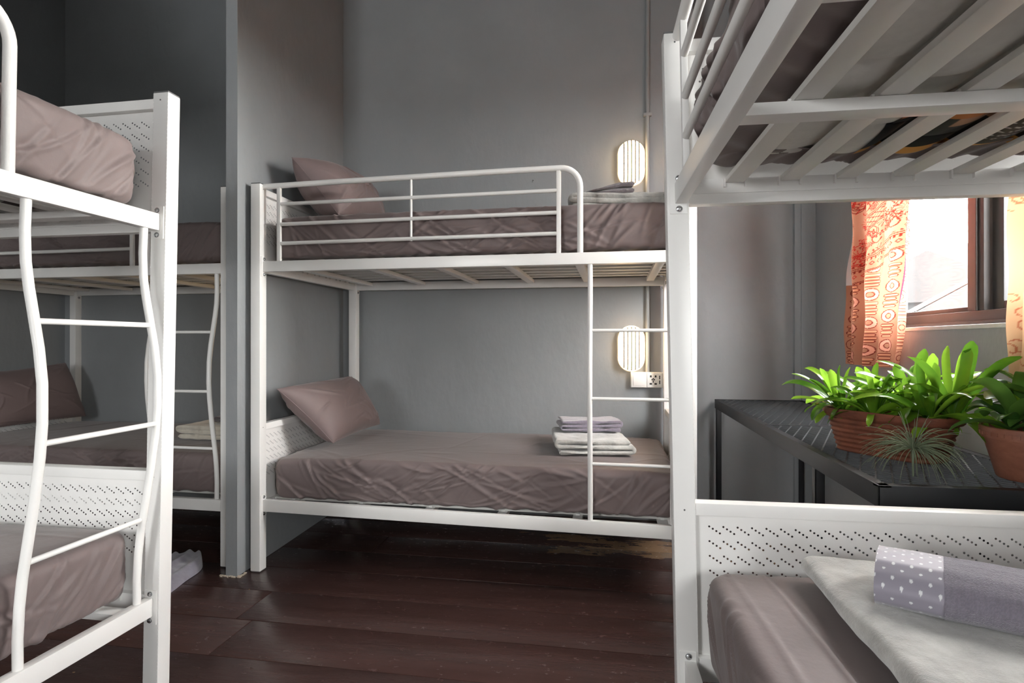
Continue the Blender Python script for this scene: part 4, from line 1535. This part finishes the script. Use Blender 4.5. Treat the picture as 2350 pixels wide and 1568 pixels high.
for st in range(5):
    an = st * 2.4 + 2.6; rr = .018 + .012 * st
    x, y = rr * math.cos(an), rr * math.sin(an)
    hgt_ = (.10, .07, .085, .05, .06)[st]
    m = MB(); m.tube([(x, y, .105), (x * 1.3, y * 1.3, .105 + hgt_ * .5), (x * 1.5, y * 1.5, .105 + hgt_)], [.006, .005, .004], 8)
    link('stem', m.mesh('stem', M['leaf2']), p2)
    for k in range(9):
        a2 = k * 2.39996 + st
        lf = link('leaf', BROAD[(k + st) % 4], p2, (x * 1.4, y * 1.4, .105 + hgt_ * (.45 + .06 * k)))
        s_ = .92 + .1 * math.sin(k * 3 + st)
        lf.scale = (s_, s_, s_); lf.rotation_euler = (0, -.5 + .10 * (8 - k), a2)

# spiky air plant lying on the mesh
ap = empty('air_plant', (.806, 1.680, TZ + .001))
tag(ap, 'small spiky silver-green air plant sitting on the mesh in front of the trough', 'plant')
m = MB()
r_ = random.Random(77)
for k in range(150):
    an = r_.uniform(0, 2 * math.pi); el = math.asin(r_.uniform(-.12, .98))
    ln = r_.uniform(.08, .135) * (.8 if el > 1.1 else 1)
    p = Vector((0, 0, .075)) + Vector((math.cos(an) * math.cos(el), math.sin(an) * math.cos(el), math.sin(el) * .4)) * .008
    d = Vector((math.cos(an) * math.cos(el), math.sin(an) * math.cos(el), math.sin(el)))
    pts = [p.copy()]; n_ = 9
    drop = r_.uniform(.9, 2.1) * (1.0 if el < 1.15 else .25)
    for j in range(n_):
        d = (d + Vector((0, 0, -drop / n_ * (0.5 + j / n_)))).normalized()
        p = p + d * ln / n_
        if p.z < .002: p.z = .002
        pts.append(p.copy())
    m.tube(pts, [.0016 * (1 - .75 * j / n_) for j in range(n_ + 1)], 4, cap=False)
o = link('blades', m.mesh('blades', M['airleaf']), ap); o['kind'] = 'stuff'
m = MB(); m.tube([(0, 0, 0), (0, 0, .03), (0, 0, .06), (0, 0, .085)], [.002, .003, .004, .002], 8)
link('base', m.mesh('base', M['airleaf']), ap)

# ------------------------------------------------------------------ curtains
def curtain(name, y_top, y_bot, wid, z0, zsplit, z1, x_, nfold, seed, swirl, res, label):
    """y_top=(far, near) edges at the top, y_bot the same at the hem; cloth width wid"""
    rs = np.random.RandomState(seed)
    nu_ = int(wid / res)
    zf = np.concatenate([np.arange(z0, zsplit, res * 1.05), np.linspace(zsplit, z1, 24)])
    s, z = np.meshgrid(np.linspace(0, 1, nu_), zf, indexing='ij')
    S = s * wid; t = (z - z0) / (zsplit - z0); t = np.clip(t, 0, 1)
    # cloth to room: squeezed into folds, drawn in to the hem
    far = y_bot[0] + (y_top[0] - y_bot[0]) * t; near = y_bot[1] + (y_top[1] - y_bot[1]) * t ** .75
    ph = 2 * math.pi * nfold * s + .5 * np.sin(z * 3 + seed)
    X = x_ + .020 * np.sin(ph) + .008 * np.sin(ph * 2.3 + z * 4) + .004 * np.sin(z * 21 + s * 30)
    Y = far + (near - far) * (s + .020 * np.sin(ph * 1 + 1.2))
    V = np.stack([X.ravel(), Y.ravel(), z.ravel()], 1)
    base = np.array((.50, .225, .14)); line = np.array((.20, .028, .018)); red = np.array((.42, .03, .022))
    col = np.empty(S.shape + (3,)); col[:] = base
    col *= (1 + .10 * np.sin(S * 9 + 2 * z))[..., None]
    def ink(mask, c=line): col[mask] = c
    if not swirl:
        # border line of the lower field: a V of two slanted bands
        zb = 1.335 + np.abs(S - .11) * np.where(S > .11, .34, 1.4)
        D = z - zb
        low = D < 0
        # lower field: columns of ringed discs and groups of outlined bars
        px, per = .083, .128
        cidx = np.floor(S / px); u = (S / px - cidx - .5) * px
        zz = (z + cidx * .052) % per - per / 2
        lw = .0017
        r1 = np.hypot(u, zz + .034)
        ring = (np.abs(r1 - .0265) < lw) | (np.abs(r1 - .0115) < lw)
        fillr = (r1 < .0265) & (r1 > .0115)
        bars = np.zeros_like(low); fb = np.zeros_like(low)
        for k in range(4):
            cz_ = .012 + .0152 * k - .004
            du = np.maximum(np.abs(u) - (.022 if k % 2 else .017), 0); dist = np.hypot(du, zz - cz_)
            bars |= np.abs(dist - .0050) < lw * .9
            fb |= dist < .005
        ink(low & fb, np.array((.74, .34, .20))); ink(low & fillr & (cidx % 2 == 1), np.array((.78, .36, .26)))
        ink(low & (ring | bars))
        # slanted band with little diamonds
        for d0 in (0.0, .006, .062, .070): ink(np.abs(D - d0) < .0018)
        al = S * 1.25
        dia = np.abs(((al / .026) % 1 - .5) * .026) + np.abs(D - .034)
        ink((np.abs(dia - .0075) < .0022), red)
        ink((D > .050) & (D < .060) & (np.sin(al * 420) > .35))
        # second, cross-hatched band higher up
        E_ = z - (1.50 + (S - .15) * .72)
        for d0 in (0.0, .007, .060, .068): ink((np.abs(E_ - d0) < .0020) & (D > .072) & (S > .15), red)
        hat = (np.abs(((E_ + S * .9) / .020) % 1 - .5) < .09) | (np.abs(((E_ - S * .9) / .020) % 1 - .5) < .09)
        ink(hat & (E_ > .007) & (E_ < .060) & (D > .072) & (S > .15), red)
        # flowers, curling stems and leaves between them
        free = (D > .076) & ((E_ < -.004) | (E_ > .074) | (S < .15))
        for k in range(150):
            cs, cz_ = rs.uniform(0, wid), rs.uniform(1.38, 1.86)
            rr = np.hypot(S - cs, z - cz_); an = np.arctan2(z - cz_, S - cs)
            q = rs.randint(4); c_ = line if rs.random() < .5 else red
            if q == 0:
                ink(free & (rr < .030) & (rr > .009) & (np.abs(np.sin(an * 7)) < .34), red); ink(free & (rr < .005), red)
            elif q == 1:
                a0 = rs.uniform(0, 6.28)
                sp = .006 + .0034 * ((an + a0) % (2 * math.pi))
                ink(free & (np.abs(rr - sp) < .0020) & (rr < .030), c_)
            elif q == 2:
                a0 = rs.uniform(0, 3.14)
                ex = (S - cs) * math.cos(a0) + (z - cz_) * math.sin(a0); ey = -(S - cs) * math.sin(a0) + (z - cz_) * math.cos(a0)
                w_ = .012 * (1 - (ex / .026) ** 2)
                body = (np.abs(ex) < .026) & (np.abs(ey) < w_)
                ink(free & body & (np.sin(ex * 900 + np.abs(ey) * 600) > -.3), c_)
            else:
                a0 = rs.uniform(-.9, .9)
                ex = (S - cs) * math.cos(a0) + (z - cz_) * math.sin(a0); ey = -(S - cs) * math.sin(a0) + (z - cz_) * math.cos(a0) - .010 * np.sin(ex * 60)
                ink(free & (np.abs(ey) < .0018) & (np.abs(ex) < .06), c_)
                ink(free & (np.abs(ex) < .06) & (np.abs(np.abs(ey) - .008) < .004) & (np.sin(ex * 330) > .55), c_)
        # red selvedge on the near edge
        ink((s > .978) & (z > 1.2), np.array((.80, .05, .10)))
        ink((s < .03) & (z > 1.35), np.array((.85, .84, .84)))
    else:
        col[:] = (.44, .27, .155)
        for k in range(70):
            cs, cz_ = rs.uniform(0, wid), rs.uniform(z0, zsplit)
            rr = np.hypot(S - cs, z - cz_); an = np.arctan2(z - cz_, S - cs); a0 = rs.uniform(0, 6.28)
            sp = .004 + .0036 * ((an + a0) % (2 * math.pi))
            ink((np.abs(rr - sp) < .0019) & (rr < .028), np.array((.30, .10, .05)))
    q = grid_quads(nu_, len(zf))
    o = link(name, np_mesh(name, V, q, M['curtain'], cols=col.reshape(-1, 3)))
    tag(o, label, 'curtain', 'printed cotton curtains at the window')
    return o


curtain('curtain', (3.115, 2.485), (3.165, 2.645), .56, .955, 1.82, 2.50, 1.205, 3.6, 2, False, .0020,
        'orange curtain printed with red rings, bars and flowers, left of the window opening')
curtain('curtain', (1.935, 1.42), (1.985, 1.50), .60, .955, 1.82, 2.50, 1.212, 3.0, 6, True, .0032,
        'pale orange curtain with brown curls, right of the window opening at the photo edge')
m = MB(); m.tube([(1.208, 1.15, 2.515), (1.208, 3.22, 2.515)], .008, 10)
rod = link('curtain_rod', m.mesh('curtain_rod', M['darkframe'])); tag(rod, 'thin dark curtain rod above the window', 'curtain rod')
for y in (1.20, 3.18):
    m = MB(); m.box(1.20, RIGHT_X, y - .01, y + .01, 2.505, 2.525, .002); link('rod_bracket', m.mesh('rod_bracket', M['darkframe']), rod)

# ------------------------------------------------------------------ outside the window
OUT = {'wall': simple('pale_far_wall', (.0150, .0150, .0148), .9, var=.10, nscale=1.2), 'roof': simple('pale_far_roof', (.0125, .0115, .0112), .9, var=.12, nscale=3),
       'dark': simple('far_opening', (.011, .0115, .012), .8), 'ground': simple('far_ground', (.0155, .0155, .015), 1.0), 'hill': simple('far_hill', (.0165, .0175, .0175), 1.0, var=.1, nscale=.4)}
b = MB(); b.box(RIGHT_X + 1.2, 160, -60, 220, -4.2, -4.0)
g = struct('ground', b, OUT['ground'])


def house(x, y, w, d, zt, rh, rz, label):
    h = empty('house', (x, y, -4.0), rz)
    tag(h, label, 'house', 'pale houses outside the window')
    H = zt + 4.0
    m = MB(); m.box(-w / 2, w / 2, -d / 2, d / 2, 0, H); link('wall', m.mesh('wall', OUT['wall'], False), h)
    m = MB(); e = .35
    m.add([(-w / 2 - e, -d / 2 - e, H - .12), (w / 2 + e, -d / 2 - e, H - .12), (w / 2 + e, d / 2 + e, H - .12), (-w / 2 - e, d / 2 + e, H - .12), (0, -d / 2 - e, H + rh), (0, d / 2 + e, H + rh)],
          [(0, 4, 5, 3), (1, 2, 5, 4), (0, 1, 4), (3, 5, 2), (0, 3, 2, 1)])
    rf = link('roof', m.mesh('roof', OUT['roof'], False), h)
    m = MB()
    for k in range(int(d / .35)):
        yy_ = -d / 2 + k * .35
        for sx in (-1, 1):
            n_ = Vector((sx * rh, 0, w / 2)).normalized() * .05
            a_ = Vector((sx * (w / 2 + e), yy_, H - .12)) ; c_ = Vector((0, yy_, H + rh))
            m.tube([a_ + n_ * .4, c_ + n_ * .4], .035, 5)
    o = link('roof_rib', m.mesh('roof_rib', OUT['roof']), rf); o['kind'] = 'stuff'
    for k in range(3):
        yy_ = -d / 2 + d * (k + .5) / 3
        m = MB(); m.box(-w / 2 - .03, -w / 2 + .02, yy_ - .5, yy_ + .5, H - 2.0, H - .8)
        link('window', m.mesh('window', OUT['dark'], False), h)
    return h


house(10.4, 20.6, 4.6, 6.5, 2.3, 1.3, R(-28), 'pale gabled house seen through the left glass of the window')
house(7.7, 11.9, 3.2, 4.0, 1.7, 1.1, R(-20), 'pale gabled house partly hidden by the window mullion')
m = MB(); V = []; nn = 40
for i in range(nn):
    for j in range(10):
        x = 36 + j * 3; y = 20 + i * 3.2
        z = -4 + (2.5 + 16 * math.exp(-((y - 92) / 13) ** 2) + 13 * math.exp(-((y - 68) / 9) ** 2) + 1.2 * math.sin(y * .5)) * math.sin(j / 9 * math.pi) + (0 if 0 < j < 9 else -.5)
        V.append((x, y, z))
m.add(V, [(i * 10 + j, i * 10 + j + 1, (i + 1) * 10 + j + 1, (i + 1) * 10 + j) for i in range(nn - 1) for j in range(9)])
hl = link('hillside', m.mesh('hillside', OUT['hill'])); hl['kind'] = 'structure'; hl['label'] = 'hazy hill beyond the houses'
